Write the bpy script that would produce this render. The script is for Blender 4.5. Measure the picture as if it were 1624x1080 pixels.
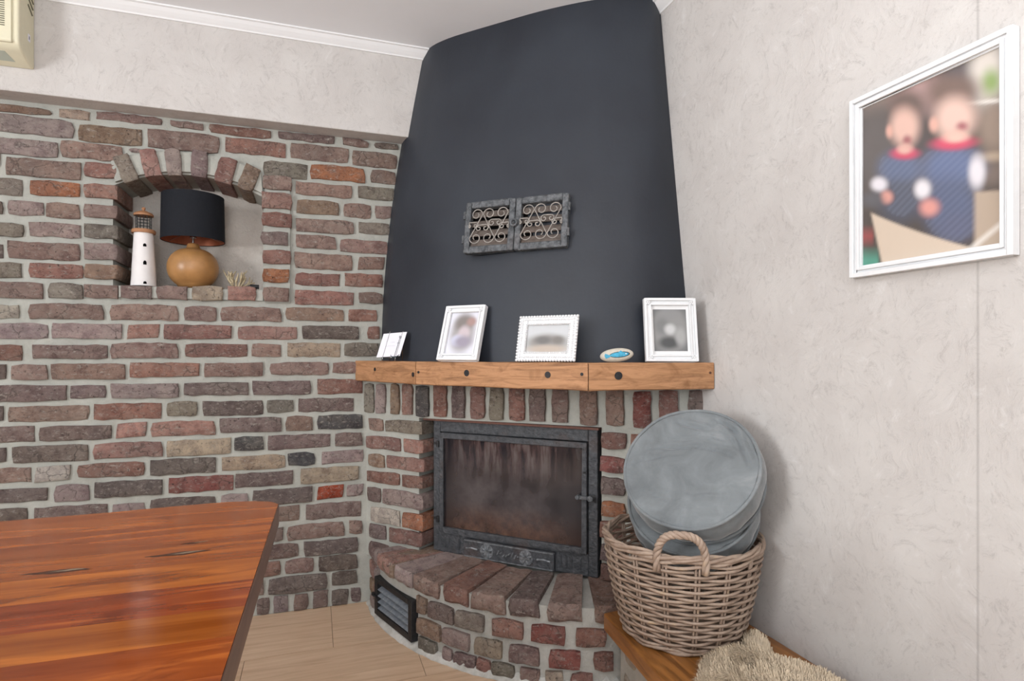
import bpy, bmesh, math, random
from mathutils import Vector, Matrix, noise
random.seed(7)
PI = math.pi
sc = bpy.context.scene
for o in list(bpy.data.objects): bpy.data.objects.remove(o, do_unlink=True)

# ---------------- camera, sky, lights, exposure
cam = bpy.data.cameras.new('camera'); co = bpy.data.objects.new('camera', cam)
sc.collection.objects.link(co); sc.camera = co
co.location = (0, 0, 1.05); co.rotation_euler = (PI/2, 0, -math.radians(18.48))
cam.sensor_width = 36; cam.lens = 933/1624*36; cam.shift_y = 23/1624; cam.clip_start = .02
sc.view_settings.view_transform = 'Standard'; sc.view_settings.look = 'None'
sc.view_settings.gamma = 1; sc.view_settings.use_curve_mapping = False
sc.view_settings.exposure = 0.0
wd = bpy.data.worlds.new('sky'); sc.world = wd; wd.use_nodes = True
wd.node_tree.nodes['Background'].inputs[0].default_value = (.80, .89, 1, 1)
wd.node_tree.nodes['Background'].inputs[1].default_value = 1.2
def area(name, loc, rot, sx, sy, power, col=(1, 1, 1)):
    l = bpy.data.lights.new(name, 'AREA'); l.shape = 'RECTANGLE'; l.size = sx; l.size_y = sy
    l.energy = power; l.color = col
    o = bpy.data.objects.new(name, l); sc.collection.objects.link(o)
    o.location = loc; o.rotation_euler = rot; return o
area('daylight_left_window', (-2.93, -.1, 1.5), (0, -PI/2, 0), 1.1, 1.1, 84, (.96, .98, 1))
area('daylight_patio_door', (-.7, -2.92, 1.25), (PI/2, 0, 0), 2.2, 2.0, 36, (.96, .98, 1))
area('added_ceiling_fill', (-.35, -.15, 1.35), (PI, 0, 0), .6, .6, 50, (.97, .98, 1))  # added upward fill that brightens the ceiling, not a known lamp of the room

# ---------------- helpers
def link(o, parent=None):
    sc.collection.objects.link(o)
    if parent is not None: o.parent = parent
    return o
def props(o, label=None, cat=None, group=None, kind=None):
    if label: o['label'] = label
    if cat: o['category'] = cat
    if group: o['group'] = group
    if kind: o['kind'] = kind
    return o
def thing(name, label, cat, loc=(0, 0, 0), rz=0, group=None):
    o = bpy.data.objects.new(name, None); o.empty_display_size = .05
    link(o); o.location = loc; o.rotation_euler = (0, 0, rz)
    return props(o, label, cat, group)
def mesh(name, verts, faces, m=None, smooth=False):
    me = bpy.data.meshes.new(name); me.from_pydata([tuple(v) for v in verts], [], faces); me.update()
    bm = bmesh.new(); bm.from_mesh(me); bmesh.ops.recalc_face_normals(bm, faces=bm.faces); bm.to_mesh(me); bm.free()
    if m: me.materials.append(m)
    if smooth:
        for p in me.polygons: p.use_smooth = True
    return me
def add(name, me, parent=None, loc=(0, 0, 0), rz=0, rot=None):
    o = bpy.data.objects.new(name, me); link(o, parent); o.location = loc
    o.rotation_euler = rot if rot else (0, 0, rz)
    return o
class MB:
    """collects shapes into one mesh"""
    def __init__(s): s.v = []; s.f = []
    def put(s, vs, fs):
        b = len(s.v); s.v += [tuple(v) for v in vs]; s.f += [tuple(i+b for i in f) for f in fs]; return s
    def box(s, x0, y0, z0, x1, y1, z1):
        vs = [(x, y, z) for z in (z0, z1) for y in (y0, y1) for x in (x0, x1)]
        return s.put(vs, [(0, 2, 3, 1), (4, 5, 7, 6), (0, 1, 5, 4), (2, 6, 7, 3), (0, 4, 6, 2), (1, 3, 7, 5)])
    def tube(s, pts, r, n=8, caps=True, closed=False):
        pts = [Vector(p) for p in pts]; N = len(pts); rings = []
        prev = None
        for i, p in enumerate(pts):
            if closed: t = pts[(i+1) % N]-pts[i-1]
            else: t = pts[min(i+1, N-1)]-pts[max(i-1, 0)]
            t.normalize()
            if prev is None:
                a = Vector((0, 0, 1)) if abs(t.z) < .9 else Vector((1, 0, 0))
                u = t.cross(a).normalized()
            else:
                u = (prev-t*prev.dot(t))
                u = u.normalized() if u.length > 1e-6 else t.orthogonal().normalized()
            prev = u; w = t.cross(u)
            rr = r(i/(N-1)) if callable(r) else r
            rings.append([p+(u*math.cos(2*PI*k/n)+w*math.sin(2*PI*k/n))*rr for k in range(n)])
        vs = [v for g in rings for v in g]; fs = []
        for i in range(N if closed else N-1):
            j = (i+1) % N
            for k in range(n):
                fs.append((i*n+k, i*n+(k+1) % n, j*n+(k+1) % n, j*n+k))
        if caps and not closed:
            fs.append(tuple(range(n))); fs.append(tuple((N-1)*n+k for k in range(n)))
        return s.put(vs, fs)
    def lathe(s, prof, n=32, c=(0, 0, 0)):
        vs = []; fs = []
        for r, z in prof:
            for k in range(n): vs.append((c[0]+r*math.cos(2*PI*k/n), c[1]+r*math.sin(2*PI*k/n), c[2]+z))
        for i in range(len(prof)-1):
            for k in range(n): fs.append((i*n+k, i*n+(k+1) % n, (i+1)*n+(k+1) % n, (i+1)*n+k))
        if prof[0][0] > 1e-5: fs.append(tuple(range(n)))
        if prof[-1][0] > 1e-5: fs.append(tuple((len(prof)-1)*n+k for k in range(n)))
        return s.put(vs, fs)
    def prism(s, poly, z0, z1):
        n = len(poly)
        vs = [(x, y, z0) for x, y in poly]+[(x, y, z1) for x, y in poly]
        fs = [(i, (i+1) % n, n+(i+1) % n, n+i) for i in range(n)]+[tuple(range(n)), tuple(range(n, 2*n))]
        return s.put(vs, fs)
    def ball(s, c, rx, ry, rz, nu=16, nv=10, ax=None):
        vs = []; fs = []
        for i in range(nv+1):
            a = PI*i/nv
            for k in range(nu):
                b = 2*PI*k/nu
                p = Vector((rx*math.sin(a)*math.cos(b), ry*math.sin(a)*math.sin(b), rz*math.cos(a)))
                if ax: p = ax @ p
                vs.append(Vector(c)+p)
        for i in range(nv):
            for k in range(nu): fs.append((i*nu+k, i*nu+(k+1) % nu, (i+1)*nu+(k+1) % nu, (i+1)*nu+k))
        return s.put(vs, fs)
    def me(s, name, m, smooth=False, merge=True):
        me = mesh(name, s.v, s.f, m, smooth)
        if merge:
            bm = bmesh.new(); bm.from_mesh(me); bmesh.ops.remove_doubles(bm, verts=bm.verts, dist=1e-6)
            bmesh.ops.recalc_face_normals(bm, faces=bm.faces); bm.to_mesh(me); bm.free()
            if smooth:
                for p in me.polygons: p.use_smooth = True
        return me
    def build(s, name, m, parent=None, smooth=False, bevel=0, seg=2, loc=(0, 0, 0), rot=None, angle=None):
        o = add(name, s.me(name, m, smooth or bevel > 0), parent, loc, 0, rot)
        if bevel:
            b = o.modifiers.new('bevel', 'BEVEL'); b.width = bevel; b.segments = seg; b.limit_method = 'ANGLE'
            b.angle_limit = math.radians(35)
        if bevel or angle:
            w = o.modifiers.new('wn', 'WEIGHTED_NORMAL'); w.keep_sharp = True
            for e in o.data.polygons: e.use_smooth = True
            o.data.set_sharp_from_angle(angle=math.radians(angle or 50))
        return o

# ---------------- materials
def srgb(h):
    h = h.lstrip('#'); c = [int(h[i:i+2], 16)/255 for i in (0, 2, 4)]
    return tuple((x/12.92 if x <= .04045 else ((x+.055)/1.055)**2.4) for x in c)+(1,)
class Mat:
    def __init__(s, name, rough=.7, spec=.4, metal=0):
        s.m = bpy.data.materials.new(name); s.m.use_nodes = True; s.t = s.m.node_tree
        s.p = s.t.nodes['Principled BSDF']; s.p.inputs['Roughness'].default_value = rough
        s.p.inputs['Specular IOR Level'].default_value = spec; s.p.inputs['Metallic'].default_value = metal
        s.co = None
    def n(s, typ, **kw):
        nd = s.t.nodes.new(typ)
        for k, v in kw.items():
            if k in ('op', 'bt', 'mode'):
                setattr(nd, {'op': 'operation', 'bt': 'blend_type', 'mode': 'mode'}[k], v)
            elif k.startswith('_'): setattr(nd, k[1:], v)
            else:
                key = int(k[1:]) if k[0] == 'i' and k[1:].isdigit() else k.replace('_', ' ')
                s.set(nd.inputs[key], v)
        return nd
    def set(s, inp, v):
        if hasattr(v, 'is_output') or isinstance(v, bpy.types.NodeSocket): s.t.links.new(v, inp)
        else: inp.default_value = v
    def coords(s, scale=(1, 1, 1), rnd=False, kind='Object', rot=(0, 0, 0)):
        tc = s.n('ShaderNodeTexCoord'); out = tc.outputs[kind]
        if rnd:
            oi = s.n('ShaderNodeObjectInfo')
            ml = s.n('ShaderNodeMath', op='MULTIPLY', i0=oi.outputs['Random'], i1=37.0)
            out = s.n('ShaderNodeVectorMath', op='ADD', i0=out, i1=ml.outputs[0]).outputs[0]
        return s.n('ShaderNodeMapping', Vector=out, Scale=scale, Rotation=rot).outputs[0]
    def noise(s, vec, scale, detail=5, rough=.6, dist=0):
        return s.n('ShaderNodeTexNoise', Vector=vec, Scale=scale, Detail=detail, Roughness=rough, Distortion=dist).outputs[0]
    def ramp(s, fac, stops, interp='LINEAR'):
        r = s.n('ShaderNodeValToRGB', Fac=fac); cr = r.color_ramp; cr.interpolation = interp
        while len(cr.elements) < len(stops): cr.elements.new(.5)
        for e, (p, c) in zip(cr.elements, stops):
            e.position = p; e.color = c if not isinstance(c, (int, float)) else (c, c, c, 1)
        return r.outputs[0]
    def mix(s, fac, a, b, bt='MIX'):
        nd = s.n('ShaderNodeMix'); nd.data_type = 'RGBA'; nd.blend_type = bt
        s.set(nd.inputs[0], fac); s.set(nd.inputs[6], a); s.set(nd.inputs[7], b); return nd.outputs[2]
    def math(s, op, a, b=0.0):
        return s.n('ShaderNodeMath', op=op, i0=a, i1=b).outputs[0]
    def bump(s, h, dist, strength=1, normal=None):
        nd = s.n('ShaderNodeBump', Height=h, Distance=dist, Strength=strength)
        if normal is not None: s.set(nd.inputs['Normal'], normal)
        return nd.outputs[0]
    def out(s, col=None, nor=None, rough=None):
        if col is not None: s.set(s.p.inputs['Base Color'], col)
        if nor is not None: s.set(s.p.inputs['Normal'], nor)
        if rough is not None: s.set(s.p.inputs['Roughness'], rough)
        return s.m
def plain(name, col, rough=.6, spec=.4, metal=0, bump=None, vary=.12, scale=30):
    m = Mat(name, rough, spec, metal); v = m.coords(); n = m.noise(v, scale)
    c = srgb(col); d = tuple(x*(1-vary) for x in c[:3])+(1,); e = tuple(min(1, x*(1+vary)) for x in c[:3])+(1,)
    return m.out(m.ramp(n, [(.3, d), (.7, e)]), m.bump(m.noise(v, scale*3), bump) if bump else None)

def mat_brick():
    m = Mat('old_brick', .92, .2)
    v = m.coords(rnd=True); oi = m.n('ShaderNodeObjectInfo'); base = oi.outputs['Color']
    n1 = m.noise(v, 20, 6, .7); n2 = m.noise(v, 90, 6, .75); n3 = m.noise(v, 9, 4, .6, .8)
    dark = m.mix(1, base, (.58, .54, .56, 1), 'MULTIPLY')
    c = m.mix(m.ramp(n1, [(.36, 1), (.56, 0)]), base, dark)
    c = m.mix(m.ramp(n3, [(.48, 0), (.70, .8)]), c, m.mix(.45, base, (.40, .34, .29, 1)))
    c = m.mix(m.ramp(m.noise(m.coords(rnd=True, scale=(1.3, 1, 1)), 5, 3, .6), [(.52, 0), (.66, .7)]), c, m.mix(.45, base, (.15, .125, .125, 1)))
    n4 = m.noise(m.coords(rnd=True, scale=(1, 1, 1.8)), 48, 9, .8, .4)
    c = m.mix(m.ramp(n4, [(.53, 0), (.64, .8)]), c, (.56, .50, .44, 1))
    c = m.mix(m.ramp(n2, [(.32, .9), (.43, 0)]), c, (.045, .036, .034, 1))
    h = m.math('ADD', m.math('MULTIPLY', n1, .6), m.math('MULTIPLY', n2, .8))
    b = m.bump(h, .016, 1)
    b = m.bump(m.ramp(n4, [(.4, 0), (.6, 1)]), .004, .8, b)
    wv = m.n('ShaderNodeVectorMath', op='ADD', i0=v, i1=m.n('ShaderNodeVectorMath', op='SCALE', i0=m.n('ShaderNodeTexNoise', Vector=v, Scale=30.0, Detail=4.0).outputs[1], Scale=.05).outputs[0]).outputs[0]
    cr = m.n('ShaderNodeTexVoronoi', Vector=wv, Scale=15.0); cr.feature = 'DISTANCE_TO_EDGE'
    crk = m.math('MULTIPLY', m.ramp(cr.outputs[0], [(0, 1), (.045, 0)]), m.ramp(n3, [(.45, 0), (.6, 1)]))
    c = m.mix(m.math('MULTIPLY', crk, .6), c, (.07, .055, .05, 1))
    b = m.bump(m.math('SUBTRACT', 1.0, crk), .003, .7, b)
    return m.out(c, b)
def mat_mortar(name, a, b, rough_d=.006):
    m = Mat(name, .95, .15); v = m.coords()
    n = m.noise(v, 9, 6, .7); f = m.noise(v, 120, 4, .7)
    c = m.ramp(n, [(.3, srgb(a)), (.7, srgb(b))])
    c = m.mix(m.ramp(f, [(.62, 0), (.75, .4)]), c, (.30, .27, .24, 1))
    h = m.math('ADD', m.noise(v, 28, 5, .6), m.math('MULTIPLY', f, .3))
    return m.out(c, m.bump(h, rough_d, .8))
def mat_wallpaper(name, tint, seam=0):
    m = Mat(name, .85, .25)
    v = m.coords(); w = m.noise(v, 2.5, 2, .5)
    v2 = m.n('ShaderNodeVectorMath', op='ADD', i0=m.coords(scale=(1, 1, .8)), i1=m.n('ShaderNodeVectorMath', op='SCALE', i0=m.n('ShaderNodeTexNoise', Vector=v, Scale=4.0, Detail=3.0).outputs[1], Scale=.25).outputs[0]).outputs[0]
    s1 = m.noise(v2, 22, 8, .75, .5); s2 = m.noise(v2, 34, 6, .75, .8); s3 = m.noise(v, 6, 4, .6)
    streak = m.math('MULTIPLY', m.ramp(s1, [(.46, 0), (.49, 1), (.52, 0)]), m.ramp(s2, [(.47, 0), (.62, 1)]))
    c = m.ramp(s3, [(.3, srgb(tint[0])), (.7, srgb(tint[1]))])
    c = m.mix(m.math('MULTIPLY', streak, .38), c, srgb('#8b8582'))
    c = m.mix(m.math('MULTIPLY', m.ramp(s2, [(.54, 0), (.72, 1)]), .25), c, srgb('#a39f9c'))
    c = m.mix(m.math('MULTIPLY', m.ramp(s1, [(.30, 1), (.42, 0)]), .45), c, srgb('#dcdad8'))
    if seam:                                                     # joint between two lengths of wallpaper
        y = m.n('ShaderNodeSeparateXYZ', Vector=m.n('ShaderNodeTexCoord').outputs['Object']).outputs[1]
        d = m.math('ABSOLUTE', m.math('SUBTRACT', y, seam))
        c = m.mix(m.ramp(d, [(.0004, .45), (.0009, 0)]), c, srgb('#8b8683'))
    h = m.math('ADD', s2, m.math('MULTIPLY', m.noise(v, 260, 3, .7), .25))
    return m.out(c, m.bump(h, .003, .5))
def mat_beam():
    m = Mat('oak_beam', .62, .35)
    v = m.coords(rnd=True, scale=(2.2, 2.2, 22)); g = m.noise(v, 2.6, 8, .65, 1.2)
    k = m.noise(m.coords(rnd=True, scale=(1, 1, 1.6)), 8, 4, .6, 1.5)
    c = m.ramp(g, [(.25, srgb('#75523a')), (.45, srgb('#a67a56')), (.6, srgb('#b98a64')), (.8, srgb('#966a49'))])
    c = m.mix(m.ramp(k, [(.52, 0), (.68, .65)]), c, srgb('#7c5334'))
    return m.out(c, m.bump(g, .003, .5))
def mat_bench():
    m = Mat('varnished_pine', .33, .5)
    v = m.coords(rnd=True, scale=(14, 1.6, 14)); g = m.noise(v, 2.4, 7, .62, 1.0)
    c = m.ramp(g, [(.25, srgb('#5a3617')), (.45, srgb('#8a5a2c')), (.62, srgb('#a56e38')), (.8, srgb('#6d431f'))])
    return m.out(c, m.bump(g, .0015, .4))
def mat_table():
    m = Mat('glossy_red_wood', .22, .5)
    oi = m.n('ShaderNodeObjectInfo'); base = oi.outputs['Color']
    v = m.coords(rnd=True, scale=(1.0, 9, 9)); g = m.noise(v, 2.6, 7, .55, 1.0)
    k = m.noise(m.coords(rnd=True, scale=(1.2, 4.5, 4)), 3.4, 5, .6, 1.8)
    c = m.mix(m.ramp(g, [(.3, .85), (.62, 0)]), base, m.mix(1, base, (.50, .36, .25, 1), 'MULTIPLY'))
    c = m.mix(m.ramp(k, [(.55, 0), (.70, .8)]), c, m.mix(1, base, (.35, .22, .16, 1), 'MULTIPLY'))
    c = m.mix(m.ramp(g, [(.55, 0), (.75, .45)]), c, srgb('#c4732c'))
    return m.out(c, m.bump(g, .0006, .3), m.ramp(k, [(.3, .13), (.7, .22)]))
def mat_iron(name, a, b, rough=.5, d=.004, rust=.25):
    m = Mat(name, rough, .5, .25); v = m.coords()
    n = m.noise(v, 60, 5, .6); k = m.noise(v, 8, 4, .6)
    c = m.ramp(n, [(.35, srgb(a)), (.7, srgb(b))])
    c = m.mix(m.ramp(k, [(.55, 0), (.75, rust)]), c, srgb('#6b4a38'))
    return m.out(c, m.bump(m.noise(v, 110, 4, .6), d, .9))
def mat_hood():
    m = Mat('chalkboard_paint', .52, .45); v = m.coords()
    n = m.noise(v, 2.0, 4, .6); f = m.noise(m.coords(scale=(1, 1, .12)), 60, 5, .7)
    c = m.ramp(n, [(.35, srgb('#23272f')), (.7, srgb('#30353d'))])
    sp = m.noise(m.coords(scale=(1, 1, .35)), 38, 6, .8)
    c = m.mix(m.ramp(sp, [(.74, 0), (.80, .4)]), c, srgb('#7b7f84'))
    b = m.bump(m.noise(v, 9, 4, .6), .004, .5)
    b = m.bump(f, .0008, .5, b)
    return m.out(c, b, m.ramp(n, [(.3, .46), (.7, .6)]))
def mat_tile():
    m = Mat('wood_look_tile', .42, .4); v = m.coords(rnd=True, scale=(1.2, 16, 1))
    g = m.noise(v, 2.6, 7, .6, .9); k = m.noise(m.coords(rnd=True), 5, 3, .5)
    c = m.ramp(g, [(.28, srgb('#bb9d80')), (.5, srgb('#cfb295')), (.75, srgb('#dcc2a6'))])
    c = m.mix(m.ramp(k, [(.4, 0), (.8, .3)]), c, srgb('#bd9b7b'))
    return m.out(c, m.bump(g, .0006, .4))
def mat_velvet():
    m = Mat('grey_velvet', .85, .25); v = m.coords()
    n = m.noise(v, 9, 5, .6, .8)
    c = m.ramp(n, [(.3, srgb('#65696b')), (.6, srgb('#7a7f81')), (.8, srgb('#909394'))])
    m.p.inputs['Sheen Weight'].default_value = .5; m.p.inputs['Sheen Roughness'].default_value = .4
    f = m.noise(m.coords(scale=(1, 2.2, 1)), 5, 3, .5, 1.2)
    b = m.bump(f, .02, .5); b = m.bump(m.noise(v, 300, 2), .0006, .5, b)
    return m.out(c, b)
def mat_wicker():
    m = Mat('willow_rods', .6, .35)
    v = m.coords(rnd=True); n = m.noise(v, 14, 5, .7); r = m.noise(v, 50, 3, .6)
    c = m.ramp(n, [(.28, srgb('#786557')), (.45, srgb('#9c8777')), (.58, srgb('#ab9787')), (.75, srgb('#c2a683'))])
    return m.out(c, m.bump(r, .0012, .5))
def mat_print():
    m = Mat('photo_print', .28, .5)
    a = m.n('ShaderNodeVertexColor'); a.layer_name = 'Col'
    return m.out(a.outputs[0])
def mat_soot_reflection_glass():
    m = Mat('sooty_glass_painted_reflections', .12, .5)
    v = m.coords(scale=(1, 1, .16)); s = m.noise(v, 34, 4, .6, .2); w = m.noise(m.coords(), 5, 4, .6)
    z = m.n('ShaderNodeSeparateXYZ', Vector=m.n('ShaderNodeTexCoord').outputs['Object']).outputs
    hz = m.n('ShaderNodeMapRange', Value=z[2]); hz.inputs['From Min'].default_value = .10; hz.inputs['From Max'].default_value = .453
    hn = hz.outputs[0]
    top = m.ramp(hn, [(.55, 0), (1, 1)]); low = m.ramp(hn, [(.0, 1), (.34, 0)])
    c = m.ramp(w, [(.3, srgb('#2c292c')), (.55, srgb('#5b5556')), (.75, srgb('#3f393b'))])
    st = m.ramp(s, [(.38, srgb('#17151e')), (.5, srgb('#54403e')), (.62, srgb('#756b68'))])  # vertical reflection streaks painted into the colour of the sooty glass
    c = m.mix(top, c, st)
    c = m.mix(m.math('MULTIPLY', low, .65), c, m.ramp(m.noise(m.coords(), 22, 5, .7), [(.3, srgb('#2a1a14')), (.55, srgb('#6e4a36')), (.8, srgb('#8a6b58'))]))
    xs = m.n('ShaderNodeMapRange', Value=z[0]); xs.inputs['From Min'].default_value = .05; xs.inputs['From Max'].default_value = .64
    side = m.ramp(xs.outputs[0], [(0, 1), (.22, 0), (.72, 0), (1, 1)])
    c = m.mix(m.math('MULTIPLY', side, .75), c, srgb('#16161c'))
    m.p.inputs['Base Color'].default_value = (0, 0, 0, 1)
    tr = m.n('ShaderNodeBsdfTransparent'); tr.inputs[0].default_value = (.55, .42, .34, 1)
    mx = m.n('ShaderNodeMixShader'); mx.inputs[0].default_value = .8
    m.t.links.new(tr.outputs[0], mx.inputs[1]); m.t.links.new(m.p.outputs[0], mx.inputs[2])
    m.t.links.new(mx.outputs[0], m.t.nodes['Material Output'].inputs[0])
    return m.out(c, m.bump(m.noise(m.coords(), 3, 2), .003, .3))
M = dict(
    brick=mat_brick(), mortar=mat_mortar('grey_mortar', '#9d9d95', '#b3b3ab'), hearth_mortar=mat_mortar('hearth_mortar', '#a19f97', '#bbb9b2', .009),
    relief=mat_iron('relief_iron', '#5c5f62', '#989b9e', .35, .002, .1),
    lime=mat_mortar('lime_splash', '#9f9d95', '#d6d4ce', .010),
    plaster=mat_mortar('rough_white_plaster', '#cfc6bc', '#dad3ca', .016),
    wallpaper=mat_wallpaper('textured_wallpaper', ('#c1bcb8', '#cbc7c3')),
    paperseam=mat_wallpaper('textured_wallpaper_seamed', ('#c1bcb8', '#cbc7c3'), .783),
    ceiling=plain('ceiling_paint', '#ecedef', .9, .2, vary=.02, scale=3), cove=plain('white_cove_paint', '#e6e6e6', .6, .3, vary=.02, scale=4),
    beam=mat_beam(), bench=mat_bench(), table=mat_table(), hood=mat_hood(), tile=mat_tile(),
    grout=plain('tile_grout', '#8d7a66', .9, .2), tableedge=None,
    iron=mat_iron('cast_iron', '#3a3c40', '#57595c', .5, .005, .3), ironrust=mat_iron('rusty_steel', '#5a3a30', '#6b463a', .6, .002, .6),
    irondark=mat_iron('dark_iron', '#1c1c1e', '#2c2c2e', .55, .002, .1), hammered=mat_iron('hammered_iron', '#46494c', '#777a7d', .38, .008, .1),
    scroll=mat_iron('worn_scroll_iron', '#8a8580', '#aaa49c', .45, .001, .2), slatiron=mat_iron('grille_slat_paint', '#6a5f58', '#857a72', .6, .001, .3),
    ventslat=mat_iron('grey_vent_slats', '#7a8189', '#9aa0a6', .6, .0002, .05), void=plain('dark_void', '#0c0b0b', .9, .1),
    glass=mat_soot_reflection_glass(), firebrick=plain('firebrick', '#6e4a38', .9, .2, bump=.004, vary=.4), velvet=mat_velvet(), wicker=mat_wicker(),
    white=plain('white_lacquer', '#e9e9e9', .4, .4, vary=.03), framewhite=plain('white_frame', '#e4e5e6', .42, .45, vary=.03), prnt=mat_print(),
    shade=plain('black_linen_shade', '#1f2126', .85, .2, bump=.0006, scale=150), copper=plain('copper_lining', '#b06a4c', .45, .5, .5),
    bulbwood=plain('mango_wood', '#a97c4c', .35, .5, vary=.22, scale=12), chrome=plain('brushed_metal', '#b5b5b5', .25, .5, 1),
    lightwhite=plain('lighthouse_white', '#e6e2e0', .5, .3, vary=.03), lightwood=plain('lighthouse_wood', '#a97a58', .6, .3), blackwire=plain('black_wire', '#17181a', .5, .4),
    coral=plain('pale_coral', '#b9aa8c', .8, .3, bump=.002, vary=.2, scale=60), stone=plain('cream_pebble', '#c3bcae', .7, .3, vary=.12, scale=60),
    blue=plain('blue_fish_paint', '#3f9dbd', .5, .4, vary=.25, scale=80), ink=plain('dark_ink', '#26333c', .6, .3), card=plain('white_card', '#eceaf2', .6, .3, vary=.02),
    acbody=plain('yellowed_plastic', '#ded8bd', .45, .4, vary=.03), acdark=plain('vent_shadow', '#6b6857', .7, .2), acpanel=plain('grey_green_panel', '#b3b9ab', .5, .3, vary=.03),
    fur=plain('sheepskin_hair', '#d3c2a9', .9, .2, vary=.18, scale=40), hide=plain('sheepskin_hide', '#b3a489', .95, .1), 
    legwood=plain('dark_table_leg', '#5b3622', .5, .4), rubble=plain('grey_field_stone', '#9a9083', .9, .2, bump=.008, vary=.25, scale=18),
)
def mat_edge():
    m = Mat('tabletop_edge_wood', .38, .45); v = m.coords(scale=(10, 1.5, 14)); g = m.noise(v, 3, 7, .6, .8)
    return m.out(m.ramp(g, [(.3, srgb('#4f3b33')), (.6, srgb('#6f564a')), (.8, srgb('#7d6354'))]), m.bump(g, .001, .4))
M['tableedge'] = mat_edge()

# brick colours (the photograph's own mix)
BC = dict(b='#a58b80', r='#a57d71', v='#917d78', d='#82766f', k='#656464', g='#958c7f', p='#b7a39e', t='#aa907b', y='#c2af9a', o='#c08465',
          s='#b89084', m='#a36a62', c='#b85c43', w='#d9cdc0')
def bcol(c):
    r, g, b, _ = srgb(BC[c]); k = random.uniform(1.06, 1.40)
    return (min(1, r*k*random.uniform(.96, 1.04)), min(1, g*k), min(1, b*k*random.uniform(.95, 1.05)), 1)
def brick_mesh(w, h, d, jit=.0026, bev=.0038):
    """one rough hand-made brick, front face at y=0 looking to -y, body runs back to y=d"""
    nx = max(2, min(7, round(w/.032))); ny = max(2, min(5, round(h/.026)))
    pts = [(-w/2+w*i/nx, -h/2) for i in range(nx)]+[(w/2, -h/2+h*i/ny) for i in range(ny)]
    pts += [(w/2-w*i/nx, h/2) for i in range(nx)]+[(-w/2, h/2-h*i/ny) for i in range(ny)]
    n = len(pts); corners = {0, nx, nx+ny, 2*nx+ny}; r = lambda k: random.uniform(-k, k)
    bow = r(.0012); out = []
    for i, (x, z) in enumerate(pts):
        c = random.uniform(.0005, .0042) if i in corners else 0
        z += bow*math.cos(x/w*PI)
        out.append((x-math.copysign(c, x)+r(jit), z-math.copysign(c, z)+r(jit)))
    vs = [(x, d, z) for x, z in out]+[(x, bev, z) for x, z in out]
    vs += [(x*(1-2*bev/w), random.uniform(0, .0022), z*(1-2*bev/h)) for x, z in out]
    vs += [(x*(1-2*min(.018, w*.2)/w)+r(.002), random.uniform(-.0032, .0016), z*.42+r(.002)) for x, z in out]
    fs = []
    for i in range(n):
        j = (i+1) % n
        for k in range(3): fs.append((k*n+i, k*n+j, (k+1)*n+j, (k+1)*n+i))
    fs.append(tuple(3*n+i for i in range(n)))
    me = mesh('brick', vs, fs, M['brick'], True)
    me.set_sharp_from_angle(angle=math.radians(30))
    return me
_cache = {}
def brick(parent, x, y, z, w, h, rz, c, d=.06, tilt=0, ay=0):
    key = (round(w/.022), round(h/.012), round(d/.03)); lst = _cache.setdefault(key, [])
    if len(lst) < 4:
        me = brick_mesh(w, h, d); me['w'] = w; me['h'] = h; lst.append(me)
    else: me = random.choice(lst)
    o = add('brick', me, parent, (x, y, z), 0, (tilt, ay+random.uniform(-.008, .008), rz))
    o.scale = (w/me['w'], 1, h/me['h']); o.color = bcol(c); return o

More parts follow.
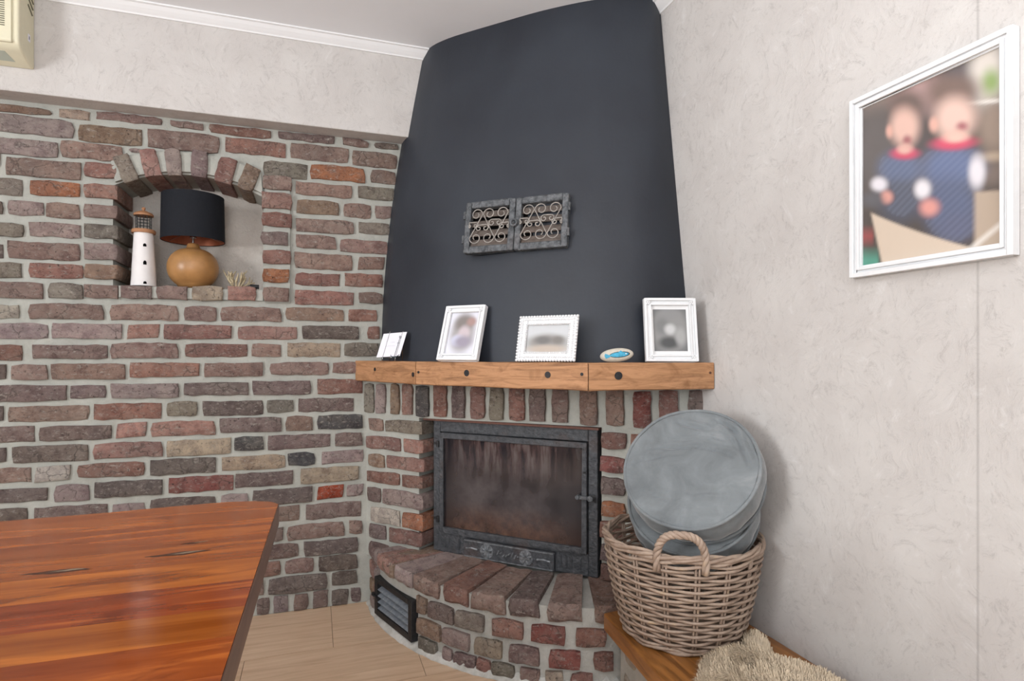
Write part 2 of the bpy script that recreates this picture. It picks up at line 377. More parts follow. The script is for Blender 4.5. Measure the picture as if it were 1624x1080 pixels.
# measured bricks: centre x, z, width, height, colour, place
WALL_BRICKS = [
    (-1.035,1.935,0.24,0.025,'t',''), (-0.843,1.939,0.098,0.033,'y',''), (-0.666,1.946,0.218,0.031,'b',''), (-0.473,1.943,0.113,0.024,'b',''), (-0.282,1.942,0.225,0.035,'r',''),
    (-0.033,1.946,0.221,0.032,'v',''), (0.161,1.947,0.106,0.031,'b',''), (0.29,1.949,0.101,0.027,'d',''), (-0.991,1.879,0.292,0.064,'p',''), (-0.727,1.875,0.205,0.064,'t',''),
    (-0.483,1.878,0.245,0.073,'b',''), (-0.227,1.884,0.226,0.058,'r',''), (0.018,1.889,0.231,0.063,'b',''), (0.243,1.884,0.189,0.065,'b',''), (-1.024,1.798,0.262,0.059,'p',''),
    (-0.787,1.808,0.197,0.061,'b',''), (-0.645,1.826,0.046,0.019,'p',''), (-0.116,1.804,0.168,0.064,'g',''), (0.09,1.811,0.22,0.061,'o',''), (0.277,1.813,0.106,0.057,'b',''),
    (-0.935,1.728,0.227,0.064,'b',''), (-0.768,1.738,0.094,0.056,'r',''), (0.035,1.736,0.222,0.052,'b',''), (0.246,1.742,0.153,0.054,'g',''), (-1.095,1.654,0.191,0.063,'g',''),
    (-0.901,1.658,0.156,0.055,'o',''), (-0.769,1.66,0.1,0.052,'s',''), (0.01,1.661,0.166,0.057,'t',''), (0.17,1.66,0.114,0.059,'b',''), (0.277,1.663,0.069,0.054,'b',''),
    (-1.116,1.576,0.114,0.049,'d',''), (-0.99,1.58,0.109,0.052,'p',''), (-0.878,1.581,0.105,0.055,'b',''), (-0.768,1.586,0.11,0.049,'b',''), (0.038,1.586,0.232,0.055,'b',''),
    (0.239,1.591,0.129,0.048,'g',''), (-1.103,1.498,0.21,0.047,'g',''), (-0.903,1.506,0.16,0.051,'p',''), (0.002,1.518,0.161,0.055,'b',''), (0.196,1.511,0.198,0.056,'b',''),
    (-1.115,1.422,0.116,0.053,'d',''), (-0.935,1.429,0.219,0.062,'b',''), (0.034,1.439,0.229,0.065,'b',''), (0.227,1.441,0.11,0.056,'b',''), (-1.088,1.354,0.169,0.054,'g',''),
    (-0.899,1.357,0.164,0.053,'r',''), (0.008,1.363,0.178,0.052,'r',''), (0.197,1.367,0.159,0.056,'r',''), (-1.055,1.282,0.235,0.058,'b',''), (-0.869,1.285,0.107,0.058,'g',''),
    (0.037,1.287,0.235,0.06,'r',''), (0.224,1.292,0.1,0.048,'b',''), (-1.1,1.206,0.181,0.049,'w',''), (-0.866,1.21,0.23,0.056,'b',''), (-0.617,1.212,0.226,0.06,'b',''),
    (-0.425,1.211,0.115,0.057,'b',''), (-0.243,1.214,0.223,0.056,'b',''), (-0.001,1.217,0.227,0.052,'t',''), (0.192,1.218,0.117,0.053,'r',''), (-1.049,1.137,0.249,0.056,'p',''),
    (-0.801,1.139,0.22,0.056,'p',''), (-0.621,1.14,0.107,0.055,'s',''), (-0.434,1.14,0.238,0.057,'r',''), (-0.183,1.14,0.224,0.053,'s',''), (0.061,1.143,0.231,0.055,'d',''),
    (0.237,1.145,0.053,0.056,'r',''), (-1.104,1.059,0.208,0.058,'r',''), (-0.856,1.062,0.232,0.051,'v',''), (-0.616,1.067,0.224,0.058,'b',''), (-0.37,1.069,0.224,0.052,'r',''),
    (-0.188,1.069,0.113,0.053,'b',''), (-0.005,1.071,0.21,0.057,'y',''), (0.185,1.073,0.14,0.056,'g',''), (-1.128,0.99,0.16,0.053,'d',''), (-0.979,0.989,0.109,0.055,'b',''),
    (-0.798,0.988,0.238,0.058,'b',''), (-0.548,0.993,0.237,0.056,'r',''), (-0.306,0.992,0.212,0.055,'b',''), (-0.062,0.993,0.229,0.052,'b',''), (0.135,0.997,0.136,0.048,'b',''),
    (-1.029,0.912,0.324,0.059,'v',''), (-0.799,0.914,0.111,0.051,'v',''), (-0.614,0.914,0.226,0.055,'p',''), (-0.37,0.917,0.233,0.052,'d',''), (-0.128,0.917,0.222,0.056,'v',''),
    (0.1,0.918,0.185,0.063,'r',''), (-1.133,0.841,0.151,0.058,'d',''), (-0.921,0.837,0.247,0.055,'b',''), (-0.672,0.837,0.224,0.059,'r',''), (-0.489,0.841,0.106,0.056,'g',''),
    (-0.309,0.839,0.219,0.058,'d',''), (-0.135,0.842,0.103,0.051,'g',''), (0.043,0.842,0.222,0.055,'v',''), (-1.096,0.765,0.26,0.056,'v',''), (-0.839,0.763,0.227,0.053,'v',''),
    (-0.66,0.766,0.099,0.057,'s',''), (-0.485,0.765,0.221,0.056,'s',''), (-0.245,0.769,0.232,0.058,'v',''), (-0.062,0.768,0.105,0.062,'b',''), (0.1,0.77,0.185,0.058,'k',''),
    (-1.128,0.693,0.16,0.051,'d',''), (-0.916,0.689,0.236,0.06,'d',''), (-0.67,0.691,0.226,0.057,'s',''), (-0.43,0.689,0.225,0.062,'y',''), (-0.252,0.697,0.109,0.055,'k',''),
    (-0.062,0.694,0.243,0.059,'v',''), (0.134,0.696,0.113,0.056,'v',''), (-1.092,0.618,0.233,0.054,'b',''), (-0.909,0.617,0.108,0.057,'w',''), (-0.727,0.618,0.217,0.052,'r',''),
    (-0.486,0.618,0.228,0.059,'d',''), (-0.235,0.618,0.237,0.056,'y',''), (-0.055,0.621,0.105,0.054,'k',''), (0.109,0.622,0.168,0.053,'p',''), (-1.075,0.545,0.301,0.047,'d',''),
    (-0.85,0.541,0.109,0.063,'p',''), (-0.669,0.545,0.224,0.057,'d',''), (-0.423,0.545,0.23,0.059,'m',''), (-0.194,0.549,0.216,0.056,'v',''), (0.058,0.551,0.233,0.063,'y',''),
    (-1.105,0.471,0.241,0.056,'d',''), (-0.853,0.464,0.23,0.06,'v',''), (-0.669,0.464,0.105,0.052,'p',''), (-0.486,0.469,0.223,0.054,'d',''), (-0.304,0.471,0.1,0.055,'p',''),
    (-0.124,0.475,0.227,0.062,'d',''), (0.06,0.478,0.105,0.055,'c',''), (0.158,0.479,0.07,0.051,'p',''), (-0.351,0.385,0.095,0.06,'b',''), (-0.176,0.403,0.229,0.061,'b',''),
    (0.073,0.4,0.224,0.063,'v',''), (-0.273,0.316,0.161,0.055,'b',''), (-0.15,0.32,0.052,0.054,'v',''), (0.003,0.321,0.225,0.06,'b',''), (0.162,0.322,0.057,0.056,'b',''),
    (-0.187,0.251,0.242,0.056,'v',''), (0.064,0.249,0.216,0.06,'d',''), (-0.244,0.184,0.22,0.056,'s',''), (-0.061,0.183,0.112,0.057,'b',''), (0.09,0.179,0.159,0.063,'d',''),
    (-0.286,0.113,0.181,0.06,'b',''), (-0.067,0.109,0.228,0.067,'d',''), (0.117,0.114,0.104,0.056,'d',''), (-0.27,0.031,0.051,0.07,'b',''), (-0.201,0.035,0.049,0.069,'v',''),
    (-0.134,0.036,0.057,0.069,'p',''), (-0.056,0.035,0.054,0.067,'b',''), (0.02,0.037,0.06,0.071,'v',''), (0.098,0.034,0.066,0.066,'d',''), (0.163,0.036,0.044,0.061,'v',''),
    (-0.146,1.746,0.112,0.056,'b','n'), (-0.148,1.673,0.114,0.064,'s','n'), (-0.149,1.597,0.112,0.056,'r','n'), (-0.156,1.521,0.102,0.054,'v','n'), (-0.148,1.446,0.109,0.056,'r','n'),
    (-0.152,1.37,0.1,0.056,'o','n'), (-0.151,1.294,0.097,0.059,'b','n'), (-0.767,1.511,0.1,0.054,'g','n'), (-0.758,1.435,0.102,0.061,'p','n'), (-0.76,1.36,0.094,0.056,'t','n'),
    (-0.759,1.287,0.1,0.052,'b','n'), (-0.643,1.288,0.1,0.05,'v','s'), (-0.523,1.289,0.103,0.051,'b','s'), (-0.4,1.291,0.111,0.057,'y','s'), (-0.277,1.294,0.103,0.055,'s','s'),
]
SOLDIERS = [ (0.211,2.553,0.054,-0.855,'g'), (0.253,2.504,0.053,-0.855,'p'), (0.305,2.444,0.044,-0.855,'t'), (0.348,2.395,0.053,-0.855,'s'), (0.399,2.339,0.065,-0.813,'k'), (0.46,2.28,0.057,-0.738,'r'), (0.52,2.225,0.056,-0.738,'v'), (0.583,2.168,0.059,-0.738,'r'), (0.641,2.115,0.055,-0.738,'g'), (0.703,2.059,0.061,-0.738,'r'), (0.763,2.004,0.062,-0.738,'v'), (0.828,1.945,0.06,-0.738,'b'), (0.905,1.873,0.063,-0.783,'b'), (0.971,1.803,0.065,-0.824,'b'), (1.04,1.736,0.058,-0.669,'m'), (1.11,1.685,0.065,-0.598,'r'), (1.187,1.633,0.061,-0.598,'v') ]
CHEEKS = [ (0.237,2.523,0.082,-0.855,'b',0.7575000000000001,0.051), (0.337,2.408,0.197,-0.855,'g',0.7575000000000001,0.051), (0.264,2.492,0.192,-0.855,'r',0.6819999999999999,0.054), (0.372,2.368,0.104,-0.851,'s',0.6819999999999999,0.054), (0.239,2.52,0.089,-0.855,'t',0.6074999999999999,0.053), (0.343,2.402,0.199,-0.851,'s',0.6074999999999999,0.053), (0.263,2.494,0.182,-0.855,'r',0.538,0.048), (0.367,2.374,0.108,-0.855,'r',0.538,0.048), (0.23,2.531,0.075,-0.855,'v',0.4615,0.063), (0.333,2.413,0.217,-0.855,'p',0.4615,0.063), (0.27,2.485,0.16,-0.855,'w',0.37949999999999995,0.063), (0.367,2.374,0.108,-0.855,'o',0.37949999999999995,0.063), (0.243,2.517,0.092,-0.855,'v',0.30800000000000005,0.058), (0.344,2.4,0.176,-0.855,'r',0.30800000000000005,0.058), (0.968,1.807,0.093,-0.824,'r',0.754,0.058), (0.966,1.809,0.088,-0.824,'m',0.6725,0.053), (0.967,1.808,0.086,-0.824,'v',0.5965,0.059), (0.967,1.808,0.086,-0.824,'o',0.518,0.052), (0.966,1.809,0.088,-0.824,'r',0.44299999999999995,0.056), (0.966,1.809,0.088,-0.824,'v',0.366,0.056), (0.965,1.81,0.084,-0.824,'r',0.2965,0.053), (1.061,1.723,0.124,-0.647,'r',0.754,0.058), (1.168,1.646,0.107,-0.598,'b',0.754,0.058), (1.09,1.703,0.194,-0.629,'b',0.6725,0.053), (1.199,1.625,0.043,-0.598,'r',0.6725,0.053), (1.061,1.723,0.124,-0.647,'v',0.5965,0.059), (1.168,1.646,0.107,-0.598,'v',0.5965,0.059), (1.09,1.703,0.194,-0.629,'s',0.518,0.052), (1.199,1.625,0.043,-0.598,'s',0.518,0.052), (1.061,1.723,0.124,-0.647,'r',0.44299999999999995,0.056), (1.168,1.646,0.107,-0.598,'b',0.44299999999999995,0.056), (1.09,1.703,0.194,-0.629,'b',0.366,0.056), (1.199,1.625,0.043,-0.598,'r',0.366,0.056), (1.061,1.723,0.124,-0.647,'v',0.2965,0.053), (1.168,1.646,0.107,-0.598,'v',0.2965,0.053) ]
HEARTH = [ [(194.7,0.141,'s'),(203.7,0.117,'p'),(211.6,0.129,'b'),(219.7,0.101,'r'),(227.2,0.127,'b'),(234.6,0.103,'v'),(242.3,0.109,'b'),(250.1,0.084,'b')], [(210.2,0.052,'t'),(215.8,0.114,'v'),(223.1,0.114,'g'),(231.2,0.107,'r'),(239.1,0.109,'m'),(247.1,0.098,'r')], [(212.3,0.116,'t'),(219.6,0.112,'p'),(227.3,0.101,'y'),(234.6,0.099,'v'),(242.4,0.101,'m'),(249.5,0.063,'r')], [(212.0,0.091,'g'),(217.6,0.042,'p'),(221.8,0.087,'v'),(226.2,0.054,'r'),(230.4,0.081,'g'),(235.7,0.068,'b'),(240.4,0.056,'y'),(245.4,0.071,'r')] ]

HEARTH[0] += [(183.3,.088,'v'),(189.6,.086,'p'),(196.6,.095,'t')]
HEARTH[1] += [(184,.09,'s'),(188.6,.04,'p')]
HEARTH[2] += [(183.4,.075,'t'),(188.2,.05,'s')]
HEARTH[3] += [(184.5,.09,'p')]

# ---------------- the setting
XR, YB, ZC = 1.199, 2.574, 2.331
wb = MB()
wb.box(-3, YB, 0, -.722, 2.86, 1.97); wb.box(-.2, YB, 0, 1.2, 2.86, 1.97); wb.box(-.722, YB, 0, -.2, 2.86, 1.312)
arc = [(-.461+.560*math.sin(a), 1.192+.560*math.cos(a)) for a in [math.radians(-27.8+55.6*i/12) for i in range(13)]]
for (xa, za), (xb, zb) in zip(arc, arc[1:]):
    vs = [(xa, YB, za), (xb, YB, zb), (xb, YB, 1.97), (xa, YB, 1.97)]; vs += [(x, 2.86, z) for x, y, z in vs]
    wb.put(vs, [(0, 1, 2, 3), (4, 5, 6, 7), (0, 1, 5, 4), (1, 2, 6, 5), (2, 3, 7, 6), (3, 0, 4, 7)])
wall_back = props(wb.build('wall_back', M['mortar']), kind='structure')
# rough plaster lining at the back of the niche
NX, NZ = 40, 30; g = []; gf = []
for j in range(NZ+1):
    for i in range(NX+1):
        x = -.735+.56*i/NX; z = 1.29+.50*j/NZ
        g.append((x, 2.775+.010*noise.noise(Vector((x*9, 1, z*9)))+.004*noise.noise(Vector((x*38, 5, z*38))), z))
for j in range(NZ):
    for i in range(NX): gf.append((j*(NX+1)+i, j*(NX+1)+i+1, (j+1)*(NX+1)+i+1, (j+1)*(NX+1)+i))
add('niche_plaster', mesh('niche_plaster', g, gf, M['plaster'], True), wall_back)
edges = {}
for x, z, w, h, c, f in WALL_BRICKS:
    if f == 'n' and x < -.7 or (f == '' and -.79 < x < -.745 and 1.27 < z < 1.75 and w < .13):
        brick(wall_back, -.7585, 2.558, z, .107, h, 0, c, .20)
    elif f == 'n': brick(wall_back, x, 2.549, z, w, h, 0, c, .2)
    elif f == 's': brick(wall_back, x, 2.552, z, w, h, 0, c, .2)
    else:
        brick(wall_back, x, 2.564+random.uniform(-.003, .003), z, w, h, 0, c, .04)
        k = round((z-.035)/.0747); edges[k] = min(edges.get(k, 9), x-w/2)
# right sill / jamb joint bed behind the proud trim
# the same bond carried on to the left (also behind the table top)
for k in range(1, 26):
    z = .035+k*.0747 if k > 0 else .035
    x = min(edges.get(k, -.3), -.28)-.018
    while x > -1.6:
        w = random.choice((.225, .225, .105)); 
        brick(wall_back, x-w/2, 2.564, z, w, .056, 0, random.choice('bbvrdpsb'), .04); x -= w+.017
x = -.32
while x > -1.3:
    brick(wall_back, x, 2.562, .035, .055, .068, 0, random.choice('bvpd'), .04); x -= .074
# shallow arch over the niche: soldier bricks through the depth
for (deg, c, w, dr) in ((-21.5, 'g', .054, 0), (-13.4, 's', .056, .004), (-5.9, 'p', .052, 0), (2.7, 'v', .056, .002), (11.8, 'r', .062, -.004), (20.2, 't', .058, 0)):
    a = math.radians(deg); r = .594+dr
    brick(wall_back, -.456+r*math.sin(a), 2.546, 1.198+r*math.cos(a), w, .104, 0, c, .215, 0, a)
ch = mesh('mortar_bed', *(lambda m_: (m_.v, m_.f))(MB()), M['mortar']) if False else None
mb = MB()
ro = [(-.456+.636*math.sin(a), 1.198+.636*math.cos(a)) for a in [math.radians(-25+48*i/12) for i in range(13)]]
ri = [(-.456+.562*math.sin(a), 1.198+.562*math.cos(a)) for a in [math.radians(-27+54*i/12) for i in range(13)]]
for i in range(12):
    vs = [(ri[i][0], 2.559, ri[i][1]), (ri[i+1][0], 2.559, ri[i+1][1]), (ro[i+1][0], 2.559, ro[i+1][1]), (ro[i][0], 2.559, ro[i][1])]
    vs += [(x, 2.60, z) for x, y, z in vs]
    mb.put(vs, [(0, 1, 2, 3), (4, 5, 6, 7), (0, 1, 5, 4), (1, 2, 6, 5), (2, 3, 7, 6), (3, 0, 4, 7)])
mb.box(-.193, 2.564, 1.262, -.098, 2.6, 1.772); mb.box(-.70, 2.563, 1.268, -.2, 2.77, 1.309)
mb.build('mortar_bed', M['mortar'], wall_back)

bk = MB(); bk.box(-3, 2.482, 1.965, .62, 2.86, ZC)
props(bk.build('wall_back_bulkhead', M['wallpaper'], bevel=.003), kind='structure')
wr = MB(); wr.box(XR, -3, 0, XR+.12, 2.86, ZC+.02)
props(wr.build('wall_right', M['paperseam']), kind='structure')
cl = MB(); cl.box(-3.1, -3.1, ZC, XR+.12, 2.86, ZC+.1)
props(cl.build('ceiling', M['ceiling']), kind='structure')
wl = MB(); wl.box(-3.1, -3, 0, -3, 2.86, .7); wl.box(-3.1, -3, 2.2, -3, 2.86, ZC); wl.box(-3.1, -3, .7, -3, -1.3, 2.2); wl.box(-3.1, .7, .7, -3, 2.86, 2.2)
props(wl.build('wall_left', M['wallpaper']), kind='structure')
wf = MB(); wf.box(-3, -3.1, 0, -2, -3, ZC); wf.box(.6, -3.1, 0, XR, -3, ZC); wf.box(-2, -3.1, 2.3, .6, -3, ZC)
props(wf.build('wall_front', M['wallpaper']), kind='structure')
def cove(name, a, b, inn):
    """white cove moulding from a to b, inn = unit direction into the room"""
    prof = [(0, 2.296), (.006, 2.296), (.009, 2.301), (.016, 2.306), (.026, 2.314), (.033, 2.321), (.036, 2.324), (.044, 2.326), (.044, ZC), (0, ZC)]
    vs = []; n = len(prof)
    for p in (a, b): vs += [(p[0]+inn[0]*d, p[1]+inn[1]*d, z) for d, z in prof]
    fs = [(i, (i+1) % n, n+(i+1) % n, n+i) for i in range(n)]+[tuple(range(n)), tuple(range(n, 2*n))]
    props(add(name, mesh(name, vs, fs, M['cove'])), kind='structure')
cove('trim_1', (-3, 2.482), (.45, 2.482), (0, -1)); cove('trim_2', (XR, -3), (XR, 1.875), (-1, 0))

fl = MB(); fl.box(-3.1, -3.1, -.06, XR+.1, 2.86, -.0025)
floor = props(fl.build('floor', M['grout']), kind='structure')
rows = [(2.208, YB, .061)]; y = 2.208; k = 0
while y > -1.2:
    rows.append((y-.294, y, (.344, .061-.02, .25, .1)[k % 4])); y -= .294; k += 1
tcache = {}
for y0, y1, jx in rows:
    x = jx-.575*6
    while x < XR:
        a, b = max(x, -2.6), min(x+.575, XR)
        if b-a > .03:
            key = (round(b-a, 3), round(y1-y0, 3))
            if key not in tcache:
                t = MB(); t.box(0, 0, -.004, key[0]-.0022, key[1]-.0022, 0); tcache[key] = t.me('floor_tile', M['tile'])
            add('floor_tile', tcache[key], floor, (a+.0011, y0+.0011, 0))
        x += .575

# ---------------- fireplace
fp = thing('fireplace', 'brick corner fireplace with a curved hearth and a dark painted hood', 'fireplace', (XR, YB, 0))
def fpo(o): o.location = Vector(o.location)-Vector((XR, YB, 0)); return o
PL = [(.196, 2.57), (.404, 2.331), (.925, 1.857), (1.03, 1.74), (XR, 1.625)]
core = MB()
o9 = .011
low = [(.196+o9, YB), (.384+o9, 2.351+o9*.9), (.384+.17, 2.351+.16), (.94+.17, 1.845+.17), (.94+.012, 1.845+.012), (1.03+.008, 1.74+.010), (XR, 1.637), (XR, YB)]
core.prism(low, .20, .797)
up = [(.196+o9, YB), (.404+o9, 2.331+o9), (.925+o9, 1.857+o9), (1.03+.008, 1.74+.010), (XR, 1.637), (XR, YB)]
core.prism(up, .797, .942)
fpo(core.build('mortar_core', M['mortar'], fp))
for x, y, w, rz, c in SOLDIERS:
    b = brick(fp, x, y, .868+random.uniform(-.003, .003), min(w, .062), .126, rz, c, .05); fpo(b)
for x, y, w, rz, c, z, h in CHEEKS:
    corner = (x < .5 and math.hypot(x+w/2*math.cos(rz)-.404, y+w/2*math.sin(rz)-2.331) < .035) or (x < .97 and x > .96)
    if x > 1.15: w = min(w, .055)
    fpo(brick(fp, x, y, z, w, h, rz, c, .13 if corner else .05))
# mitred hearth
hc = MB()
A = [math.radians(178.5+93*i/62) for i in range(63)]
def hring(notch):
    out = []
    for a in A:
        r = .935 if notch and 190.6 < math.degrees(a) < 208.2 else .966
        if XR+r*math.cos(a) <= XR: out.append((XR+r*math.cos(a), min(YB, 2.57+r*math.sin(a))))
    return out+[(XR, 1.604), (XR, YB)]
hc.prism(hring(False), 0, .022); hc.prism(hring(True), .022, .170); hc.prism(hring(False), .170, .251)
fpo(hc.build('hearth_core', M['hearth_mortar'], fp, smooth=False))
for ri_, lst in enumerate(HEARTH):
    zc, hh = ((.236, .058), (.163, .058), (.089, .058), (.026, .046))[ri_]
    for deg, w, c in lst:
        a = math.radians(deg)
        if ri_ == 0:
            tilt = random.uniform(-.01, .02)
            me = brick_mesh(w, hh, .27, .004, .010)
            for v in me.vertices:
                if v.co.y > .1: v.co.x *= .86
            o = add('brick', me, fp, (XR+.985*math.cos(a), 2.57+.985*math.sin(a), zc+random.uniform(-.003, .003)), 0, (0, random.uniform(-.015, .015), a+PI/2+PI-2*PI+PI/2-PI/2))
            o.rotation_euler = (tilt, random.uniform(-.015, .015), a+PI/2-PI+PI)
            o.color = bcol(c); fpo(o)
        else:
            o = brick(fp, XR+.982*math.cos(a), 2.57+.982*math.sin(a), zc, w, hh, a+PI/2, c, .05); fpo(o)
# lime splashes where hearth meets the tiles
sk = MB(); n = 90; pts = []
for i in range(n+1):
    a = math.radians(180+84*i/n); pts.append((a, .978+.007+.006*noise.noise(Vector((i*.45, 0, 0))), .010+.028*abs(noise.noise(Vector((i*.5, 3, 0))))))
vs = []; fs = []
for a, r, h in pts:
    ca, sa = math.cos(a), math.sin(a)
    for rr, z in ((.965, -.002), (r+.010, -.002), (r+.005, .004), (r-.003, h), (.965, h+.010)): vs.append((XR+rr*ca, min(2.572, 2.57+rr*sa), z))
for i in range(n):
    for k in range(4): fs.append((i*5+k, i*5+k+1, i*5+6+k, i*5+5+k))
fpo(add('mortar_fillet', mesh('mortar_fillet', vs, fs, M['lime'], True), fp))

# hood: a tapering chalkboard-painted breast
def cr(P, n):
    out = []
    for i in range(len(P)-1):
        p0, p1, p2, p3 = [Vector(P[max(0, min(len(P)-1, i+k))]) for k in (-1, 0, 1, 2)]
        for j in range(n):
            t = j/n
            out.append(.5*((2*p1)+(p2-p0)*t+(2*p0-5*p1+4*p2-p3)*t*t+(3*p1-3*p2+p3-p0)*t**3))
    return out+[Vector(P[-1])]
TOP = [(.43, 2.572), (.437, 2.48), (.465, 2.41), (.529, 2.318), (.764, 2.077), (.93, 1.935), (1.04, 1.88), (1.145, 1.852), (XR, 1.875)]
BOT = [(.269, 2.572), (.280, 2.47), (.335, 2.335), (.42, 2.18), (.59, 1.955), (.78, 1.768), (.92, 1.69), (1.06, 1.662), (XR, 1.685)]
tp, bt = cr(TOP, 6), cr(BOT, 6)
def hood_pt(i, z):
    u = i/(len(tp)-1); t = max(0, (z-1.026)/(2.331-1.026)); e = 1.9-.9*min(1, u*1.6)
    return bt[i].lerp(tp[i], t**e)
ZL = [1.0+(ZC+.004-1.0)*k/26 for k in range(27)]
vs = []; n = len(tp)
for z in ZL:
    for i in range(n):
        p = hood_pt(i, z); d = .003*noise.noise(Vector((i*.22, z*3.2, 2))) if 0 < i < n-1 else 0
        vs.append((p.x-d, p.y-d, z))
    vs.append((XR, YB, z))
m = n+1; fs = []
for k in range(len(ZL)-1):
    for i in range(m): fs.append((k*m+i, k*m+(i+1) % m, (k+1)*m+(i+1) % m, (k+1)*m+i))
fs += [tuple(range(m)), tuple((len(ZL)-1)*m+i for i in range(m))]
me = mesh('hood', vs, fs, M['hood'], True); me.set_sharp_from_angle(angle=math.radians(60))
props(fpo(add('hood', me, fp)), 'dark blue-black painted tapering hood')
# rusty flat bar carrying the soldier course
o = MB().box(-.035, -.034, .523, .700, .02, .531).build('lintel_bar', M['ironrust'], fp, loc=(.460-XR, 2.361-YB, .265), rot=(0, 0, -.781))

# ---------------- mantel shelf (three oak beams)
ms = thing('mantel_shelf', 'old oak beam mantel shelf in three mitred lengths above the brick fireplace', 'shelf', (.5, 1.95, .942))
P = [(.160, YB-.002), (.349, 2.159), (.776, 1.601), (XR-.002, 1.562)]
I = [(.40, YB-.002), (.50, 2.26), (.90, 1.80), (XR-.002, 1.80)]
for k in range(3):
    a, b, c, d = P[k], P[k+1], I[k+1], I[k]
    e = Vector(b)-Vector(a); e.normalize(); gp = e*.0012
    L = (Vector(b)-Vector(a)).length; ang = math.atan2(e.y, e.x)
    loc = Vector(((a[0]+b[0])/2, (a[1]+b[1])/2))
    def tl(p):
        q = Vector(p)-loc; return (q.x*math.cos(ang)+q.y*math.sin(ang), -q.x*math.sin(ang)+q.y*math.cos(ang))
    # front edge wobbles a little like hewn wood
    fr = []
    for i in range(15):
        t = i/14; q = (-L/2+.0012+(L-.0024)*t, .003*noise.noise(Vector((t*3+k*7, 0, 0)))); fr.append(q)
    poly = fr+[tl(c), tl(d)]
    vs = []; nn = len(poly)
    for zz in (0, .003, .04, .081, .084):
        for i, q in enumerate(poly):
            ins = .003 if zz in (0, .084) and i < 15 else 0
            wob = .0028*noise.noise(Vector((q[0]*5, zz*20, k*3.1))) if i < 15 else 0
            vs.append((q[0], q[1]+ins+wob, zz+(.0025*noise.noise(Vector((q[0]*6, 4, k))) if i < 15 else 0)))
    fs = [(r*nn+i, r*nn+(i+1) % nn, (r+1)*nn+(i+1) % nn, (r+1)*nn+i) for r in range(4) for i in range(nn)]
    fs += [tuple(range(nn)), tuple(4*nn+i for i in range(nn))]
    me = mesh('beam', vs, fs, M['beam'], True); me.set_sharp_from_angle(angle=math.radians(40))
    bo = add('beam', me, ms, (loc.x-.5, loc.y-1.95, 0), ang)
    # object-space grain runs along x, so turn the noise with the beam itself
    for t, z, r in {0: ((.36, .05, .0075), (.965, .036, .009)), 1: ((.02, .045, .005), (.34, .046, .0115), (.80, .046, .0105), (.97, .05, .005)), 2: ((.23, .045, .0125), (.965, .052, .004))}[k]:
        pm = MB(); x = -L/2+L*t
        for q in ((r, -.0018), (r*.8, -.0006)): pass
        pm.tube([(x, -.0015, z), (x, .006, z)], r, 14)
        pm.build('bolt_plug', M['irondark'] if r > .0045 else M['ironrust'], bo)

# ---------------- stove insert
si = thing('stove_insert', 'black cast iron fireplace insert with a sooty glass door', 'stove', (.460, 2.361, .265), -.781)
W_, H_ = .69, .522
f = MB(); f.box(0, -.012, 0, .033, .05, H_); f.box(.655, -.012, 0, W_, .05, H_); f.box(.033, -.012, .477, .655, .05, H_); f.box(.033, -.012, 0, .655, .05, .078)
for x in (.055, .072, .12, .55, .57, .59, .625): f.box(x, -.016, .018, x+.006, -.010, .062)
f.build('frame', M['iron'], si, bevel=.003)
f = MB(); f.box(.035, -.024, .080, .053, .0, .475); f.box(.636, -.024, .080, .653, .0, .475); f.box(.053, -.024, .453, .636, .0, .475); f.box(.053, -.024, .080, .636, .0, .101)
door = f.build('door', M['iron'], si, bevel=.0025)
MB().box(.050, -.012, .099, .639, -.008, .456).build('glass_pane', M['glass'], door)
h = MB(); h.box(.618, -.040, .277, .672, -.026, .289); h.tube([(.672, -.045, .283), (.672, -.012, .283)], .011, 12); h.tube([(.624, -.044, .283), (.624, -.026, .283)], .008, 12)
h.build('latch_handle', M['hammered'], door, bevel=.0015)
for z in (.13, .43):
    h = MB(); h.tube([(.030, -.024, z-.012), (.030, -.024, z+.012)], .006, 10); h.box(.008, -.020, z-.004, .044, -.012, z+.005); h.build('hinge', M['irondark'], door)
h = MB(); h.tube([(.646, -.030, .37), (.646, -.015, .37)], .004, 8); h.build('rivet', M['irondark'], door)
pl = MB(); pl.box(.152, -.030, .002, .531, -.010, .070)
plate = pl.build('air_control_plate', M['iron'], si, bevel=.004)
rl = MB()
rl.box(.156, -.033, .064, .527, -.028, .068); rl.box(.156, -.033, .004, .527, -.028, .008)
for x0, x1 in ((.165, .215), (.465, .517)): rl.tube([(x0, -.031, .036), ((x0+x1)/2, -.034, .041), (x1, -.031, .036)], .004, 8)
for i in range(9):
    x = .30+.012*i; rl.tube([(x, -.031, .03+.006*math.sin(i*1.9)), (x+.008, -.032, .04+.006*math.cos(i*1.3))], .003, 6)
rl.build('relief', M['relief'], plate)
for x in (.255, .42):
    r = MB()
    r.tube([(x, -.032, .036), (x, -.029, .036)], .028, 24)
    for k in range(8):
        a = 2*PI*k/8+.3
        r.ball((x+.016*math.cos(a), -.033, .036+.016*math.sin(a)), .011, .004, .005, 10, 6, Matrix.Rotation(-a, 3, 'Y'))
    r.tube([(x, -.040, .036), (x, -.032, .036)], .006, 10); r.box(x-.02, -.041, .033, x+.02, -.035, .039)
    r.build('air_rosette', M['relief'], plate, smooth=False)
fb = MB(); fb.box(.03, .15, 0, .66, .165, .50); fb.box(.028, .0, .0, .040, .15, .50); fb.box(.65, .0, .0, .662, .15, .50); fb.box(.03, .0, .080, .66, .16, .092)
fb.build('firebox_lining', M['firebrick'], si)
for k in range(6):
    x = .12+.09*k; g = MB(); g.box(x, .05, .092, x+.014, .064, .22-.02*(k % 2)); g.build('log_guard_bar', M['irondark'], si)

